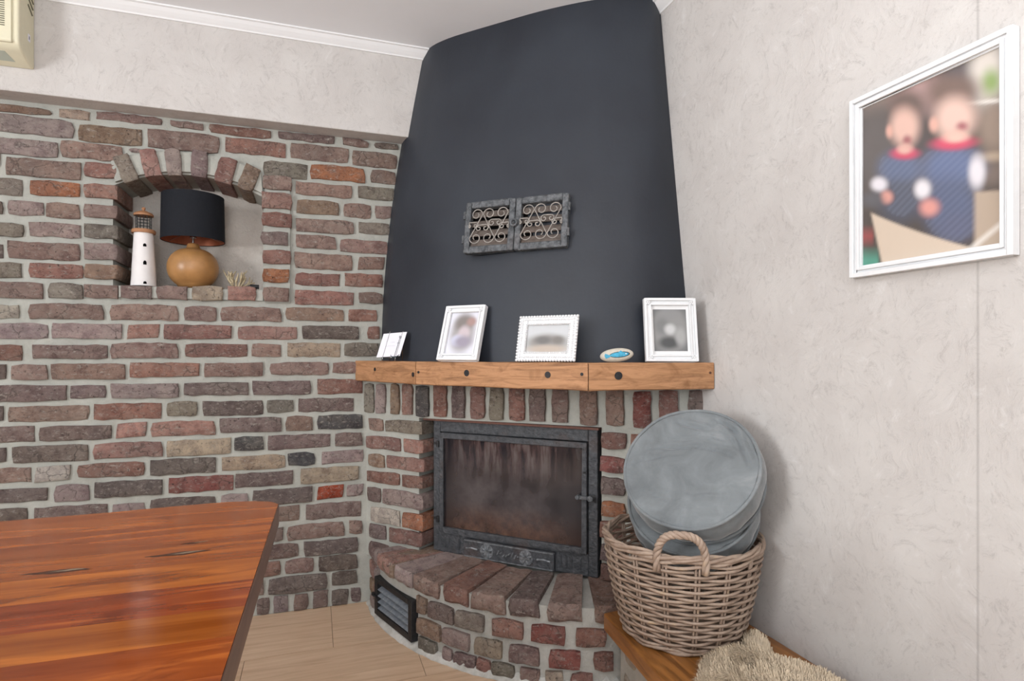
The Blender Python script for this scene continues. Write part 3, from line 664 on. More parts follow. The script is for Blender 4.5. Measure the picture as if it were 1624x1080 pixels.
# ---------------- small black louvre vent let into the hearth
vt = thing('ash_door_vent', 'small black framed louvre vent let into the curved brick hearth', 'vent', (.232, 2.399, .0), math.atan2(-.292, .102))
def vl(x0, y0, z0, x1, y1, z1, mb_=None): mb_ = mb_ or MB(); return mb_.box(x0, y0, z0, x1, y1, z1)
f = MB(); f.box(0, -.010, .022, .026, .02, .170); f.box(.283, -.010, .022, .309, .02, .170); f.box(.026, -.010, .022, .283, .02, .044); f.box(.026, -.010, .150, .283, .02, .170)
vf = f.build('frame', M['irondark'], vt, bevel=.002)
f = MB(); f.tube([(-.006, -.014, .095), (.03, -.014, .095)], .004, 8); f.box(-.018, -.014, .089, .004, -.004, .101); f.build('catch', M['irondark'], vf)
for k in range(4):
    z = .054+.0245*k; s = MB()
    vs = [(.024, -.008, z-.004), (.285, -.008, z-.004), (.285, .012, z+.006), (.024, .012, z+.006)]; vs += [(x, y+.002, z_-.003) for x, y, z_ in vs]
    s.put(vs, [(0, 1, 2, 3), (4, 5, 6, 7), (0, 1, 5, 4), (1, 2, 6, 5), (2, 3, 7, 6), (3, 0, 4, 7)]); s.build('slat', M['ventslat'], vt)
MB().box(.01, .015, .03, .299, .02, .162).build('back_plate', M['void'], vt)

# ---------------- wrought iron grille in the hood
zg = 1.505
def nearest_hood(zz, tgt):
    b = min(((hood_pt(i, zz).x/hood_pt(i, zz).y-tgt)**2, i) for i in range(n)); return hood_pt(b[1], zz)
GL, GR = Vector((.507, 2.058)), Vector((.805, 1.818))
gd = (GR-GL).normalized(); gl = (GR-GL).length
def hood_along(z):
    """distance of the hood face from the grille line, towards the room"""
    nrm = Vector((gd.y, -gd.x)); 
    if nrm.x > 0: nrm = -nrm
    best = -9
    for i in range(n):
        p = hood_pt(i, z)-GL; t = p.dot(gd)
        if -.02 < t < gl+.02: best = max(best, p.dot(nrm))
    return best, nrm
o1, nrm = hood_along(1.415); o2, _ = hood_along(1.60)
base = GL+nrm*(o1+.016)
gr = thing('hood_grille', 'wrought iron warm air grille with scrollwork set in the dark hood', 'grille', (base.x, base.y, 1.413), math.atan2(gd.y, gd.x))
gr.rotation_euler = (-math.atan2(o1-o2, .185), 0, math.atan2(gd.y, gd.x))
HH = .19
def spiral(cx, cz, r, a0, turns, d):
    out = []
    N = int(14*abs(turns))+4
    for i in range(N+1):
        t = i/N; rr = r*(1-.72*t); a = a0+d*2*PI*turns*t
        out.append((cx+rr*math.cos(a), cz+rr*math.sin(a)))
    return out
for side, (x0, x1) in enumerate(((0, gl/2-.001), (gl/2+.001, gl))):
    fw = .022; leaf = MB(); dz = .0
    leaf.box(x0, -.008, 0, x0+fw, .02, HH); leaf.box(x1-fw, -.008, 0, x1, .02, HH); leaf.box(x0+fw, -.008, 0, x1-fw, .02, .024); leaf.box(x0+fw, -.008, HH-.024, x1-fw, .02, HH)
    lo = leaf.build('grille_leaf', M['hammered'], gr, bevel=.004)
    ix0, ix1 = x0+fw, x1-fw; w = ix1-ix0; hz = HH-.048; z0 = .024
    Y = -.010
    S_ = []
    q = w/3; r = q*.47
    def P_(u, v): return (ix0+u*w, z0+v*hz)
    # three upper crooks, each sweeping down into a lower crook
    for (ua, ub, sa, da, sb, db) in ((.17, .17, 0, 1, PI, 1), (.50, .50, PI, -1, 0, -1), (.83, .83, 0, 1, PI, 1)):
        ca, cb = P_(ua, .80), P_(ub, .19)
        S_.append(spiral(ca[0], ca[1], r, sa, 1.15, da)[::-1]+spiral(cb[0], cb[1], r, sb, 1.15, db))
    for (u, v, dd) in ((.06, .52, 1), (.34, .44, -1), (.66, .56, 1), (.94, .46, -1)):
        ca = P_(u, v); S_.append([(x, z) for x, z in spiral(ca[0]-.012*dd, ca[1], r*.55, PI/2, 1.1, dd)][::-1]+[(x, z) for x, z in spiral(ca[0]+.014*dd, ca[1], r*.5, PI/2, 1.1, -dd)])
    for pts in S_:
        pts = [(min(max(x, ix0-.002), ix1+.002), Y, min(max(z, z0-.002), z0+hz+.002)) for x, z in pts]
        c_ = MB(); c_.tube(pts, .0021, 6); c_.build('scroll', M['scroll'], lo, smooth=True)
    for k in range(4):
        zz = z0+hz*(k+.5)/4; s = MB()
        vs = [(ix0, .004, zz-.015), (ix1, .004, zz-.015), (ix1, .016, zz+.012), (ix0, .016, zz+.012)]; vs += [(x, y+.002, z_) for x, y, z_ in vs]
        s.put(vs, [(0, 1, 2, 3), (4, 5, 6, 7), (0, 1, 5, 4), (1, 2, 6, 5), (2, 3, 7, 6), (3, 0, 4, 7)]); s.build('slat', M['slatiron'], lo)
    for z in (.05, .14):
        hh = MB(); xh = x0-.003 if side == 0 else x1+.003
        hh.tube([(xh, -.006, z-.014), (xh, -.006, z+.014)], .005, 8); hh.build('hinge', M['hammered'], lo)
MB().box(.01, .0185, .01, gl-.01, .022, HH-.01).build('back_plate', M['void'], gr)
k_ = MB(); xc = gl/2; k_.tube([(xc+.011*math.cos(2*PI*i/14), -.017, HH/2+.011*math.sin(2*PI*i/14)) for i in range(14)], .004, 8, closed=True); k_.tube([(xc, -.02, HH/2), (xc, -.006, HH/2)], .006, 8)
k_.build('latch_ring', M['hammered'], gr, smooth=True)

# ---------------- plank bench on a stone base along the right wall
bn = thing('plank_bench', 'varnished brown wooden bench board on a rubble stone base against the right wall', 'bench', (1.0, 1.0, 0))
def sub(o, t): o.location = Vector(o.location)-Vector(t.location); return o
b = MB(); b.prism([(.826, 1.600), (.791, 1.22), (.775, .9), (.765, .25), (XR-.002, .25), (XR-.002, 1.598), (1.10, 1.585), (.95, 1.612)], .219, .270)
sub(b.build('bench_board', M['bench'], bn, bevel=.005), bn)
b = MB(); b.prism([(.885, 1.60), (.862, 1.22), (.85, .9), (.84, .27), (XR-.004, .27), (XR-.004, 1.55)], 0, .2185)
sub(b.build('masonry_base', M['hearth_mortar'], bn), bn)
y = 1.575; k = 0
while y > .35:
    for z, h in ((.165, .085), (.055, .09)):
        w = random.uniform(.075, .13); t = (1.6-y)/1.33
        o = add('stone', brick_mesh(w, h*random.uniform(.8, 1), .05, .010, .012), bn, (.882-.024*min(1, t*2.6)-.006-.02*max(0, t-.3), y-w/2-random.uniform(0, .01), z), 0, (0, random.uniform(-.12, .12), -PI/2))
        o.data.materials.clear(); o.data.materials.append(M['rubble']); sub(o, bn)
    y -= .135

# ---------------- wicker basket
BX, BY, BZ = .990, 1.440, .2705
bs = thing('wicker_basket', 'round grey-brown wicker basket with rope handles standing on the wooden bench', 'basket', (BX, BY, BZ))
def brad(z): t = z/.275; return .158+.055*t+.006*math.sin(PI*t)
NS = 16; ah = math.atan2(-BY, -BX)
for k in range(NS):
    for d in (-.022, .022):
        a = ah+2*PI*(k+.5)/NS+d
        s = MB(); s.tube([(brad(z)*math.cos(a), brad(z)*math.sin(a), z) for z in (0.004, .05, .10, .15, .20, .262)], .0034, 6)
        s.build('stake', M['wicker'], bs, smooth=True)
NR = 22
for r_ in range(NR):
    z0 = .017+.0103*r_; pts = []
    ph = random.uniform(-.05, .05)
    for i in range(128):
        a = 2*PI*i/128
        off = .0062*math.cos(8*(a-ah)-PI/2*0+PI*.5*0+PI*r_+PI*.0) if False else .0064*math.sin(8*(a-ah)+PI*r_)
        zz = z0+.0012*math.sin(5*a+r_)+.0011*noise.noise(Vector((math.cos(a)*3, math.sin(a)*3, r_*2.2)))
        R_ = brad(zz)+off; pts.append((R_*math.cos(a), R_*math.sin(a), zz))
    s = MB(); s.tube(pts, .0041, 6, closed=True); s.build('woven_rod', M['wicker'], bs, smooth=True)
for q, (zz, rr, am, kk) in enumerate(((.246, .0046, .004, 9), (.256, .0048, .004, 9), (.266, .0052, .006, 7), (.266, .0052, .006, 7), (.266, .005, .006, 7), (.272, .005, .005, 8), (.010, .005, .003, 10), (.006, .005, .003, 10))):
    pts = []
    for i in range(128):
        a = 2*PI*i/128; ph = q*2.1
        R_ = brad(max(zz, .01))+.001+am*math.cos(kk*a+ph); pts.append((R_*math.cos(a), R_*math.sin(a), zz+am*.9*math.sin(kk*a+ph)))
    s = MB(); s.tube(pts, rr, 7, closed=True); s.build('rim_rod', M['wicker'], bs, smooth=True)
s = MB(); s.lathe([(.0, .004), (.155, .004), (.155, .010), (0, .010)], 40); s.build('base_disc', M['wicker'], bs)
for base_a in (ah, ah+PI):
    hd = None
    cen = []
    for i in range(61):
        t = i/60; u = math.cos(PI*t)                                  # 1 .. -1 across the handle
        side = .060*(abs(u)**.75)*(1 if u > 0 else -1)
        up = .098*math.sin(PI*t)**.62 if 0 < t < 1 else 0
        a = base_a+side/.215; R_ = .217+.004*up/.1
        cen.append(Vector((R_*math.cos(a), R_*math.sin(a), .232+up)))
    for st in range(3):
        pts = []
        for i, c in enumerate(cen):
            tg = (cen[min(60, i+1)]-cen[max(0, i-1)]).normalized(); rad = Vector((math.cos(base_a), math.sin(base_a), 0)); ww = tg.cross(rad).normalized()
            p_ = 2*PI*(i/60*5.5+st/3); pts.append(c+(rad*math.cos(p_)+ww*math.sin(p_))*.0052)
        s = MB(); s.tube(pts, .0058, 8)
        if hd is None: hd = s.build('handle', M['wicker'], bs, smooth=True)
        else: s.build('handle_strand', M['wicker'], hd, smooth=True)

# ---------------- two round velvet cushions leaning in the basket
CREASES = ((.55, .70, .86, .10, .0055, .035), (.50, .60, .70, .28, .004, .03), (.30, .85, .66, .62, .004, .03), (-.70, .22, .10, .33, .003, .03), (.10, .33, .72, .20, .003, .03),
           (-.86, -.02, -.40, .10, .003, .028), (-.60, -.50, -.2, -.62, .0025, .035), (.05, -.45, .62, -.35, .002, .04), (.15, .55, .55, .45, .003, .03), (-.3, .75, .2, .62, .003, .035))
def crease(x, y, seed):
    h = 0
    for x0, y0, x1, y1, d, w in CREASES:
        if seed > 3: x0, x1 = -x0, -x1
        dx, dy = x1-x0, y1-y0; L2 = dx*dx+dy*dy; t = min(1, max(0, ((x-x0)*dx+(y-y0)*dy)/L2))
        q_ = math.hypot(x-x0-t*dx, y-y0-t*dy)+.03*noise.noise(Vector((x*4, y*4, seed)))
        s_ = q_/(w*1.25); h += 2.0*d*(math.exp(-(s_-1.4)**2)*.8-math.exp(-s_*s_))*math.sin(PI*min(.98, max(.05, t)))**.4
    return h
def cushion(name, label, c, nrm, seed, R=.176, T=.088):
    t = thing(name, label, 'cushion', c, group='round velvet cushions in the wicker basket')
    nrm = Vector(nrm).normalized(); q = nrm.to_track_quat('Z', 'Y'); t.rotation_mode = 'QUATERNION'; t.rotation_quaternion = q
    NA = 128; prof = []
    for i in range(37): prof.append((R*i/36, T/2+.014*math.cos(PI/2*i/36)**.8 if i < 36 else T/2))
    for i in range(1, 8): u = i/8; prof.append((R+.010*math.sin(PI*u), T/2-T*u))
    for i in range(12, -1, -1): prof.append((R*i/12, -T/2-.012*(math.cos(PI/2*i/12)**.8 if i < 12 else 0)))
    vs = []; fs = []
    for j, (r, z) in enumerate(prof):
        for k in range(NA):
            a = 2*PI*k/NA; x, y = r*math.cos(a), r*math.sin(a)
            p = Vector((x*9+seed, y*9, z*7)); d = noise.noise(p)*.006
            # pull creases that start at the seam
            cr_ = abs(math.sin(5*a+seed+2*noise.noise(Vector((x*7, y*7, seed)))))
            fold = -.0045*max(0, 1-cr_*5)*max(0, (r/R-.45))*1.6
            if j < 36: d += crease(x/R, y/R, seed)
            if 36 <= j <= 44:
                sl = .006*noise.noise(Vector((math.cos(a)*4, math.sin(a)*4, z*22+seed))); x += sl*math.cos(a); y += sl*math.sin(a); d = 0; fold = 0
            vs.append((x, y, z+(d+fold)*(1 if z > 0 else -1)))
    for j in range(len(prof)-1):
        for k in range(NA): fs.append((j*NA+k, j*NA+(k+1) % NA, (j+1)*NA+(k+1) % NA, (j+1)*NA+k))
    bm_ = mesh('cover', vs, fs, M['velvet'], True)
    bm = bmesh.new(); bm.from_mesh(bm_); bmesh.ops.remove_doubles(bm, verts=bm.verts, dist=1e-5); bmesh.ops.recalc_face_normals(bm, faces=bm.faces); bm.to_mesh(bm_); bm.free()
    for p in bm_.polygons: p.use_smooth = True
    add('cover', bm_, t)
    for z in (T/2, -T/2):
        s = MB(); s.tube([((R+.003)*math.cos(2*PI*k/72), (R+.003)*math.sin(2*PI*k/72), z+noise.noise(Vector((9*R*math.cos(2*PI*k/72)+seed, 9*R*math.sin(2*PI*k/72), z*7)))*.005*(1 if z > 0 else -1)) for k in range(72)], .0046, 8, closed=True)
        s.build('piping', M['velvet'], t, smooth=True)
    return t
cushion('round_cushion', 'upper round grey velvet cushion, fully visible, leaning in the wicker basket', (.985, 1.378, .722), (-.60, -.50, .62), 1.3)
cushion('round_cushion', 'lower round grey velvet cushion, mostly hidden, squashed in the basket under the other', (1.022, 1.432, .618), (-.50, -.50, .70), 5.1, .170, .085)

# ---------------- sheepskin
sk_ = thing('sheepskin', 'shaggy cream sheepskin lying on the wooden bench in front of the wicker basket', 'sheepskin', (1.0, 1.02, .2705))
def lump(x, y):
    """height of the pelt above the board, <0 outside"""
    a = math.atan2(y-1.02, x-.985)
    edge = 1+.10*noise.noise(Vector((math.cos(a)*1.7, math.sin(a)*1.7, 3)))
    d = math.sqrt(((x-.985)/.172)**2+((y-1.0)/.27)**2)/edge
    h = (1-d)*.16 if d < 1 else -1
    h = min(h, .026)
    u = Vector((x-1.095, y-1.255)); ax = Vector((.55, .83)).normalized()
    tu = u.dot(ax); tv = u.dot(Vector((-ax.y, ax.x)))
    d2 = math.sqrt((tu/.060)**2+(tv/.034)**2)
    if d2 < 1: h = max(h, .038*math.sqrt(1-d2))
    return h
vs = []; idx = {}; fs = []; G = 64
for j in range(G+1):
    for i in range(G+1):
        x = .78+.41*i/G; y = .70+.66*j/G; h = lump(x, y)
        if h >= 0:
            idx[i, j] = len(vs); vs.append((x-1.0, y-1.02, h+.004*noise.noise(Vector((x*22, y*22, 0)))+.003))
for j in range(G):
    for i in range(G):
        q = [(i, j), (i+1, j), (i+1, j+1), (i, j+1)]
        if all(p in idx for p in q): fs.append(tuple(idx[p] for p in q))
add('hide', mesh('hide', vs, fs, M['fur'], True), sk_)
vs = []; fs = []; cnt = 0
while cnt < 20000:
    x = random.uniform(.785, 1.185); y = random.uniform(.74, 1.34); h = lump(x, y)
    if h < 0: continue
    cnt += 1
    a = math.atan2(y-1.0, x-.985)+1.9*noise.noise(Vector((x*8, y*8, 2)))+random.uniform(-.35, .35)
    L = random.uniform(.018, .034); lift = .30+.9*noise.noise(Vector((x*26, y*26, 7)))**2+random.uniform(0, .25)
    d = Vector((math.cos(a), math.sin(a), 0)); s_ = Vector((-d.y, d.x, 0))*random.uniform(.0006, .0011)
    p0 = Vector((x-1.0, y-1.02, h)); p1 = p0+d*L*.45+Vector((0, 0, L*lift)); p2 = p0+d*L+Vector((0, 0, L*lift*.75-.003))
    lo_ = .001
    for p in (p1, p2): p.z = max(p.z, lo_); p.x = min(p.x, .19)
    b0 = len(vs); vs += [p0-s_, p0+s_, p1-s_*.8, p1+s_*.8, p2]
    fs += [(b0, b0+1, b0+3, b0+2), (b0+2, b0+3, b0+4)]
me = bpy.data.meshes.new('fur'); me.from_pydata([tuple(v) for v in vs], [], fs); me.materials.append(M['fur'])
props(add('fur', me, sk_), kind='stuff')

# ---------------- pictures
def col_grid(name, w, h, fn, nx=40, nz=56):
    vs = []; fs = []; cols = []
    for j in range(nz+1):
        for i in range(nx+1):
            u, v = i/nx, j/nz; vs.append((-w/2+w*u, 0, h*v)); cols.append(fn(u, v))
    for j in range(nz):
        for i in range(nx): fs.append((j*(nx+1)+i, j*(nx+1)+i+1, (j+1)*(nx+1)+i+1, (j+1)*(nx+1)+i))
    me = mesh(name, vs, fs, M['prnt'])
    ca = me.color_attributes.new('Col', 'FLOAT_COLOR', 'POINT')
    for i, c in enumerate(cols): ca.data[i].color = (c[0], c[1], c[2], 1)
    return me
def blend(stops, bg):
    """soft round patches painted one over another; u, v in 0..1 (v up)"""
    L = [(cx, cy, rx, ry, srgb(c), s) for cx, cy, rx, ry, c, s in stops]; bgc = srgb(bg)
    def fn(u, v):
        c = Vector(bgc[:3])
        for cx, cy, rx, ry, k, s in L:
            d = math.sqrt(((u-cx)/rx)**2+((v-cy)/ry)**2)
            t = min(1, max(0, (1+s-d)/(2*s))); t = t*t*(3-2*t)
            c = c.lerp(Vector(k[:3]), t)
        return c
    return fn
def frame(name, label, loc, rz, lean, w, h, fw, fn, style, photo=(.0, .0), group='white photo frames on the mantel shelf', T=.018, cat='picture frame'):
    t = thing(name, label, cat, loc, group=group); t.rotation_euler = (-lean, 0, rz)
    mb_ = MB()
    def ring(o, i, y0, y1, mbx):
        mbx.box(-w/2+o, y0, o, -w/2+i, y1, h-o); mbx.box(w/2-i, y0, o, w/2-o, y1, h-o)
        mbx.box(-w/2+i, y0, o, w/2-i, y1, i); mbx.box(-w/2+i, y0, h-i, w/2-i, y1, h-o)
    if style != 'lace':
        ring(0, fw*.35, -T, 0, mb_); ring(fw*.35, fw*.75, -T*.72, 0, mb_); ring(fw*.75, fw, -T*.9, 0, mb_)
        mb_.build('frame_moulding', M['framewhite'], t, bevel=.0012)
    else:
        ring(.004, fw, -T*.8, 0, mb_); mb_.build('frame_moulding', M['framewhite'], t, bevel=.003)
    if style == 'ornate':
        o = MB()
        for sx in (-1, 1):
            for z in (fw*.55, h-fw*.55):
                for k in range(7):
                    a = 2*PI*k/6; rr = 0 if k == 6 else fw*.3
                    o.ball((sx*(w/2-fw*.55)+rr*math.cos(a), -T*.85, z+rr*math.sin(a)), fw*.17, .0035, fw*.17, 8, 6)
        o.build('corner_rosettes', M['framewhite'], t, smooth=True)
    if style == 'lace':
        o = MB(); per = []
        def run(a, b, n_): 
            for i in range(n_): per.append((a[0]+(b[0]-a[0])*i/n_, a[1]+(b[1]-a[1])*i/n_))
        for ins, r in ((.003, .0052), (.013, .0038), (fw-.003, .0034)):
            x, z0, z1 = w/2-ins, ins, h-ins; per = []
            nx_, nz_ = int(2*x/(r*1.9)), int((z1-z0)/(r*1.9))
            run((-x, z0), (x, z0), nx_); run((x, z0), (x, z1), nz_); run((x, z1), (-x, z1), nx_); run((-x, z1), (-x, z0), nz_)
            for px_, pz_ in per: o.ball((px_, -T*.75, pz_), r, .006, r, 8, 5)
        o.build('lace_beading', M['framewhite'], t, smooth=True)
    pm = photo
    if pm[0]:
        m_ = MB(); m_.box(-w/2+fw*.9, -.007, fw*.9, w/2-fw*.9, -.005, h-fw*.9); m_.build('mount', M['white'], t)
    iw, ih = w-2*fw-2*pm[0], h-2*fw-2*pm[1]
    g = col_grid('photograph', iw, ih, fn)
    add('photograph', g, t, (0, -.0078, fw+pm[1]))
    m_ = MB(); m_.box(-w/2+.004, -.004, .004, w/2-.004, .002, h-.004); m_.build('backing_board', M['card'], t)
    return t
SZ = 1.0275
frame('photo_frame', 'portrait white photo frame with corner rosettes leaning at the left half of the mantel shelf', (.472, 1.998, SZ), -.785, .33, .163, .203, .024,
      blend([(.5, .5, .42, .46, '#a7a3a4', .35), (.5, .75, .32, .2, '#857f7c', .5), (.75, .78, .16, .1, '#a98c86', .6), (.55, .5, .2, .18, '#c9bcc0', .5), (.35, .33, .2, .12, '#d5d8ec', .6), (.55, .3, .3, .14, '#9c95a3', .6)], '#dcdce4'), 'ornate', T=.02)
frame('photo_frame', 'landscape white lace-edged photo frame in the middle of the mantel shelf', (.700, 1.750, SZ), -.79, .24, .205, .150, .030,
      blend([(.5, .35, .5, .32, '#8f8c88', .4), (.4, .45, .2, .14, '#6e6c6b', .6), (.75, .45, .14, .14, '#77736f', .6), (.5, .12, .5, .14, '#b5a79a', .6)], '#c4c6c8'), 'lace', T=.018)
frame('photo_frame', 'portrait white photo frame with a grey picture at the right end of the mantel shelf', (1.066, 1.604, SZ), -.29, .16, .166, .203, .022,
      blend([(.5, .5, .55, .55, '#8c8c8b', .3), (.5, .88, .3, .12, '#8a8a8a', .5), (.25, .6, .22, .2, '#7a7b7b', .6), (.5, .52, .16, .12, '#c3c4c4', .6), (.45, .2, .3, .14, '#4e4f50', .5), (.8, .35, .15, .2, '#a4a4a3', .6)], '#6c6d6e'), 'ornate', (.008, .012), T=.02)
# big picture on the right wall
def kids():
    S_ = [(90, 250, 130, 90, '#b59d90', .5), (150, 520, 110, 190, '#4d4745', .4), (340, 270, 100, 90, '#b3908c', .5), (500, 190, 60, 55, '#4c4448', .4), (600, 200, 60, 150, '#d6cec4', .35),
          (615, 245, 30, 50, '#85a254', .5), (630, 440, 60, 110, '#8b7767', .35), (610, 328, 60, 8, '#e2dcd4', .6), (620, 570, 60, 22, '#b49f86', .5), (625, 640, 45, 50, '#6d5c52', .5), (340, 560, 70, 150, '#3d3538', .5),
          (290, 325, 80, 62, '#5d463d', .35), (278, 420, 62, 80, '#e0b6a6', .3), (210, 440, 16, 26, '#dba695', .4), (290, 478, 18, 20, '#9b5055', .5), (282, 520, 32, 26, '#dfae9f', .4),
          (472, 272, 98, 68, '#6b5145', .35), (484, 390, 76, 90, '#e6c1b2', .3), (403, 412, 18, 30, '#e0ab9a', .4), (512, 428, 20, 20, '#a2545b', .5), (485, 470, 40, 30, '#e6b8a8', .4),
          (255, 600, 95, 75, '#46587c', .3), (260, 740, 105, 90, '#2f3950', .3), (470, 600, 108, 95, '#4a5f8b', .3), (465, 770, 105, 125, '#34466d', .3), (490, 860, 70, 60, '#3a4468', .4),
          (278, 535, 58, 24, '#cf2f5a', .35), (278, 518, 30, 18, '#e0b0a2', .4), (478, 497, 78, 28, '#d6335d', .35), (488, 474, 42, 20, '#e9bfae', .4),
          (160, 668, 38, 30, '#e6e2e8', .35), (356, 690, 33, 40, '#eae6ea', .35), (566, 628, 28, 68, '#e6e2e8', .35), (196, 722, 28, 26, '#dd9a8c', .4), (385, 770, 38, 36, '#e0958a', .4),
          (125, 735, 50, 30, '#4a4b52', .5)]
    L = [(a, b, c, d, Vector(srgb(e)[:3]).lerp(Vector((.45, .42, .41)), .17), s*1.7) for a, b, c, d, e, s in S_]
    def fn(u, v):
        X = 80+570*u; top = 350-250*u; bot = 1015-75*u; Y = bot+(top-bot)*v
        c = Vector(srgb('#57504c')[:3])
        for cx, cy, rx, ry, k, s in L:
            d = math.sqrt(((X-cx)/rx)**2+((Y-cy)/ry)**2); t = min(1, max(0, (1+s-d)/(2*s))); t = t*t*(3-2*t); c = c.lerp(k, t)
        if c.z > c.x*1.3: c = c.lerp(Vector((.35, .42, .55)), .08+.05*math.sin((X+Y)/5))
        e = Y-(790+(X-120)*.38)                                   # cardboard box the children stand in
        t = min(1, max(0, e/14+.5))*min(1, max(0, (560-X)/20))*min(1, max(0, (X-(120+(Y-790)*.25))/16+.5)); c = c.lerp(Vector(srgb('#d0bfad')[:3]), t)
        t = min(1, max(0, (X-548)/20))*min(1, max(0, (Y-(705))/16))*min(1, max(0, 1)); c = c.lerp(Vector(srgb('#bba997')[:3]), t*.9)
        t = min(1, max(0, 1-abs(Y-(1000-(X-500)*.95))/26))*min(1, max(0, (X-500)/20)); c = c.lerp(Vector(srgb('#e4ded6')[:3]), t*.8)
        t = min(1, max(0, (Y-(930))/60))*min(1, max(0, (165-X)/14)); c = c.lerp(Vector(srgb('#5c9583')[:3]), t)
        t = min(1, max(0, 1-abs(Y-890)/50))*min(1, max(0, (140-X)/16)); c = c.lerp(Vector(srgb('#a35555')[:3]), t*.8)
        return c
    return fn
pf = thing('wall_picture', 'large white framed blurred colour photo of two toddlers on the right wall', 'picture', (XR-.001, .881, 1.229)); pf.rotation_euler = (0, 0, -PI/2)
w, h, fw = .339, .411, .026
def ringm(o, i, y0, y1, mbx):
    mbx.box(-w/2+o, y0, o, -w/2+i, y1, h-o); mbx.box(w/2-i, y0, o, w/2-o, y1, h-o); mbx.box(-w/2+i, y0, o, w/2-i, y1, i); mbx.box(-w/2+i, y0, h-i, w/2-i, y1, h-o)
a_ = MB(); ringm(0, .010, -.020, 0, a_); ringm(.010, .016, -.014, 0, a_); ringm(.016, .023, -.018, 0, a_); ringm(.023, fw, -.011, 0, a_)
a_.build('frame_moulding', M['framewhite'], pf, bevel=.0012)
add('photograph', col_grid('photograph', w-2*fw, h-2*fw, kids(), 76, 96), pf, (0, -.0065, fw))
MB().box(-w/2+.004, -.005, .004, w/2-.004, -.001, h-.004).build('backing_board', M['card'], pf)

# ---------------- small things on the mantel shelf
ez = thing('card_on_easel', 'small white card with an anchor charm on a wire easel on the mantel shelf', 'card', (.279, 2.318, 1.0265), math.atan2(-.70, .71))
c_ = MB(); cw, chh = .112, .093
def q(u, v): return (-cw/2+cw*u+v*.012-.006, -.012+.030*v, .014+chh*v+.006*u)
vs = [q(0, 0), q(1, 0), q(1, 1), q(0, 1)]; vs += [(x, y+.0015, z) for x, y, z in vs]
c_.put(vs, [(0, 1, 2, 3), (4, 5, 6, 7), (0, 1, 5, 4), (1, 2, 6, 5), (2, 3, 7, 6), (3, 0, 4, 7)]); card = c_.build('card', M['card'], ez)
for (u0, u1, v) in ((.42, .62, .60), (.30, .68, .45)):
    a, b = Vector(q(u0, v)), Vector(q(u1, v)); l = MB(); l.tube([a+Vector((0, -.0006, 0)), b+Vector((0, -.0006, 0))], .00025, 4); l.build('pencil_line', M['ventslat'], card)
an = MB(); off = Vector((0, -.004, 0))
A_ = [Vector(q(.80, v))+off for v in (-.06, .75)]; an.tube(A_, .0008, 6)
an.tube([Vector(q(.80+.18*math.sin(t), .08-.16*math.cos(t)*.9+.02))+off for t in [(-1.35+2.7*i/10) for i in range(11)]], lambda t: .0024-.0016*abs(2*t-1), 6)
an.tube([Vector(q(.75, .55))+off, Vector(q(.85, .55))+off], .0007, 6)
an.tube([Vector(q(.80, .80))+off+Vector((.004*math.cos(2*PI*i/10), 0, .004*math.sin(2*PI*i/10))) for i in range(10)], .0009, 5, closed=True)
an.build('anchor_charm', M['ink'], ez, smooth=True)
e = MB()
for x in (-.030, .032):
    e.tube([(x, -.018, .001), (x, -.014, .014), (x+.010, .018, .112), (x+.012, .022, .118)], .0012, 6); e.tube([(x+.010, .018, .108), (x, .030, .001)], .0012, 6)
e.tube([(-.030, -.012, .014), (.032, -.012, .014)], .0012, 6); e.build('wire_easel', M['chrome'], ez, smooth=True)

st = thing('painted_pebble', 'flat cream pebble painted with a blue fish on the mantel shelf', 'pebble', (.883, 1.622, 1.0265), math.atan2(-.50, .86)); st.rotation_euler.x = 0
rx, ry, rz_ = .0515, .017, .0215
R4 = Matrix.Rotation(-.10, 3, 'Y')
s = MB(); s.ball((0, 0, rz_+.0015), rx, ry, rz_, 28, 16, R4); s.build('pebble_body', M['stone'], st, smooth=True)
def paint(outline, lift, m_, nm):
    cx = sum(p[0] for p in outline)/len(outline); cz = sum(p[1] for p in outline)/len(outline); vs = []; fs = []; N = len(outline)
    def on(x, z):
        d = max(0, 1-(x/rx)**2-(z/rz_)**2); p = R4 @ Vector((x, -ry*math.sqrt(d)-lift, z)); return p+Vector((0, 0, rz_+.0015))
    vs.append(on(cx, cz))
    for k in (.5, 1):
        for x, z in outline: vs.append(on(cx+(x-cx)*k, cz+(z-cz)*k))
    for i in range(N):
        j = (i+1) % N; fs += [(0, 1+i, 1+j), (1+i, 1+N+i, 1+N+j, 1+j)]
    add(nm, mesh(nm, vs, fs, m_, True), st)
def ell(cx, cz, a, b, n_=18): return [(cx+a*math.cos(2*PI*i/n_), cz+b*math.sin(2*PI*i/n_)) for i in range(n_)]
paint(ell(.010, .001, .031, .0092), .0006, M['ink'], 'fish_outline'); paint(ell(.009, .001, .028, .0072), .0011, M['blue'], 'fish_body')
paint([(-.016, .0), (-.034, .008), (-.037, .001), (-.033, -.008), (-.022, -.005)], .0011, M['blue'], 'fish_tail')
paint([(.004, .007), (.014, .013), (.022, .007)], .0011, M['blue'], 'fish_fin'); paint(ell(.029, .002, .0022, .0018, 8), .0016, M['white'], 'fish_eye')

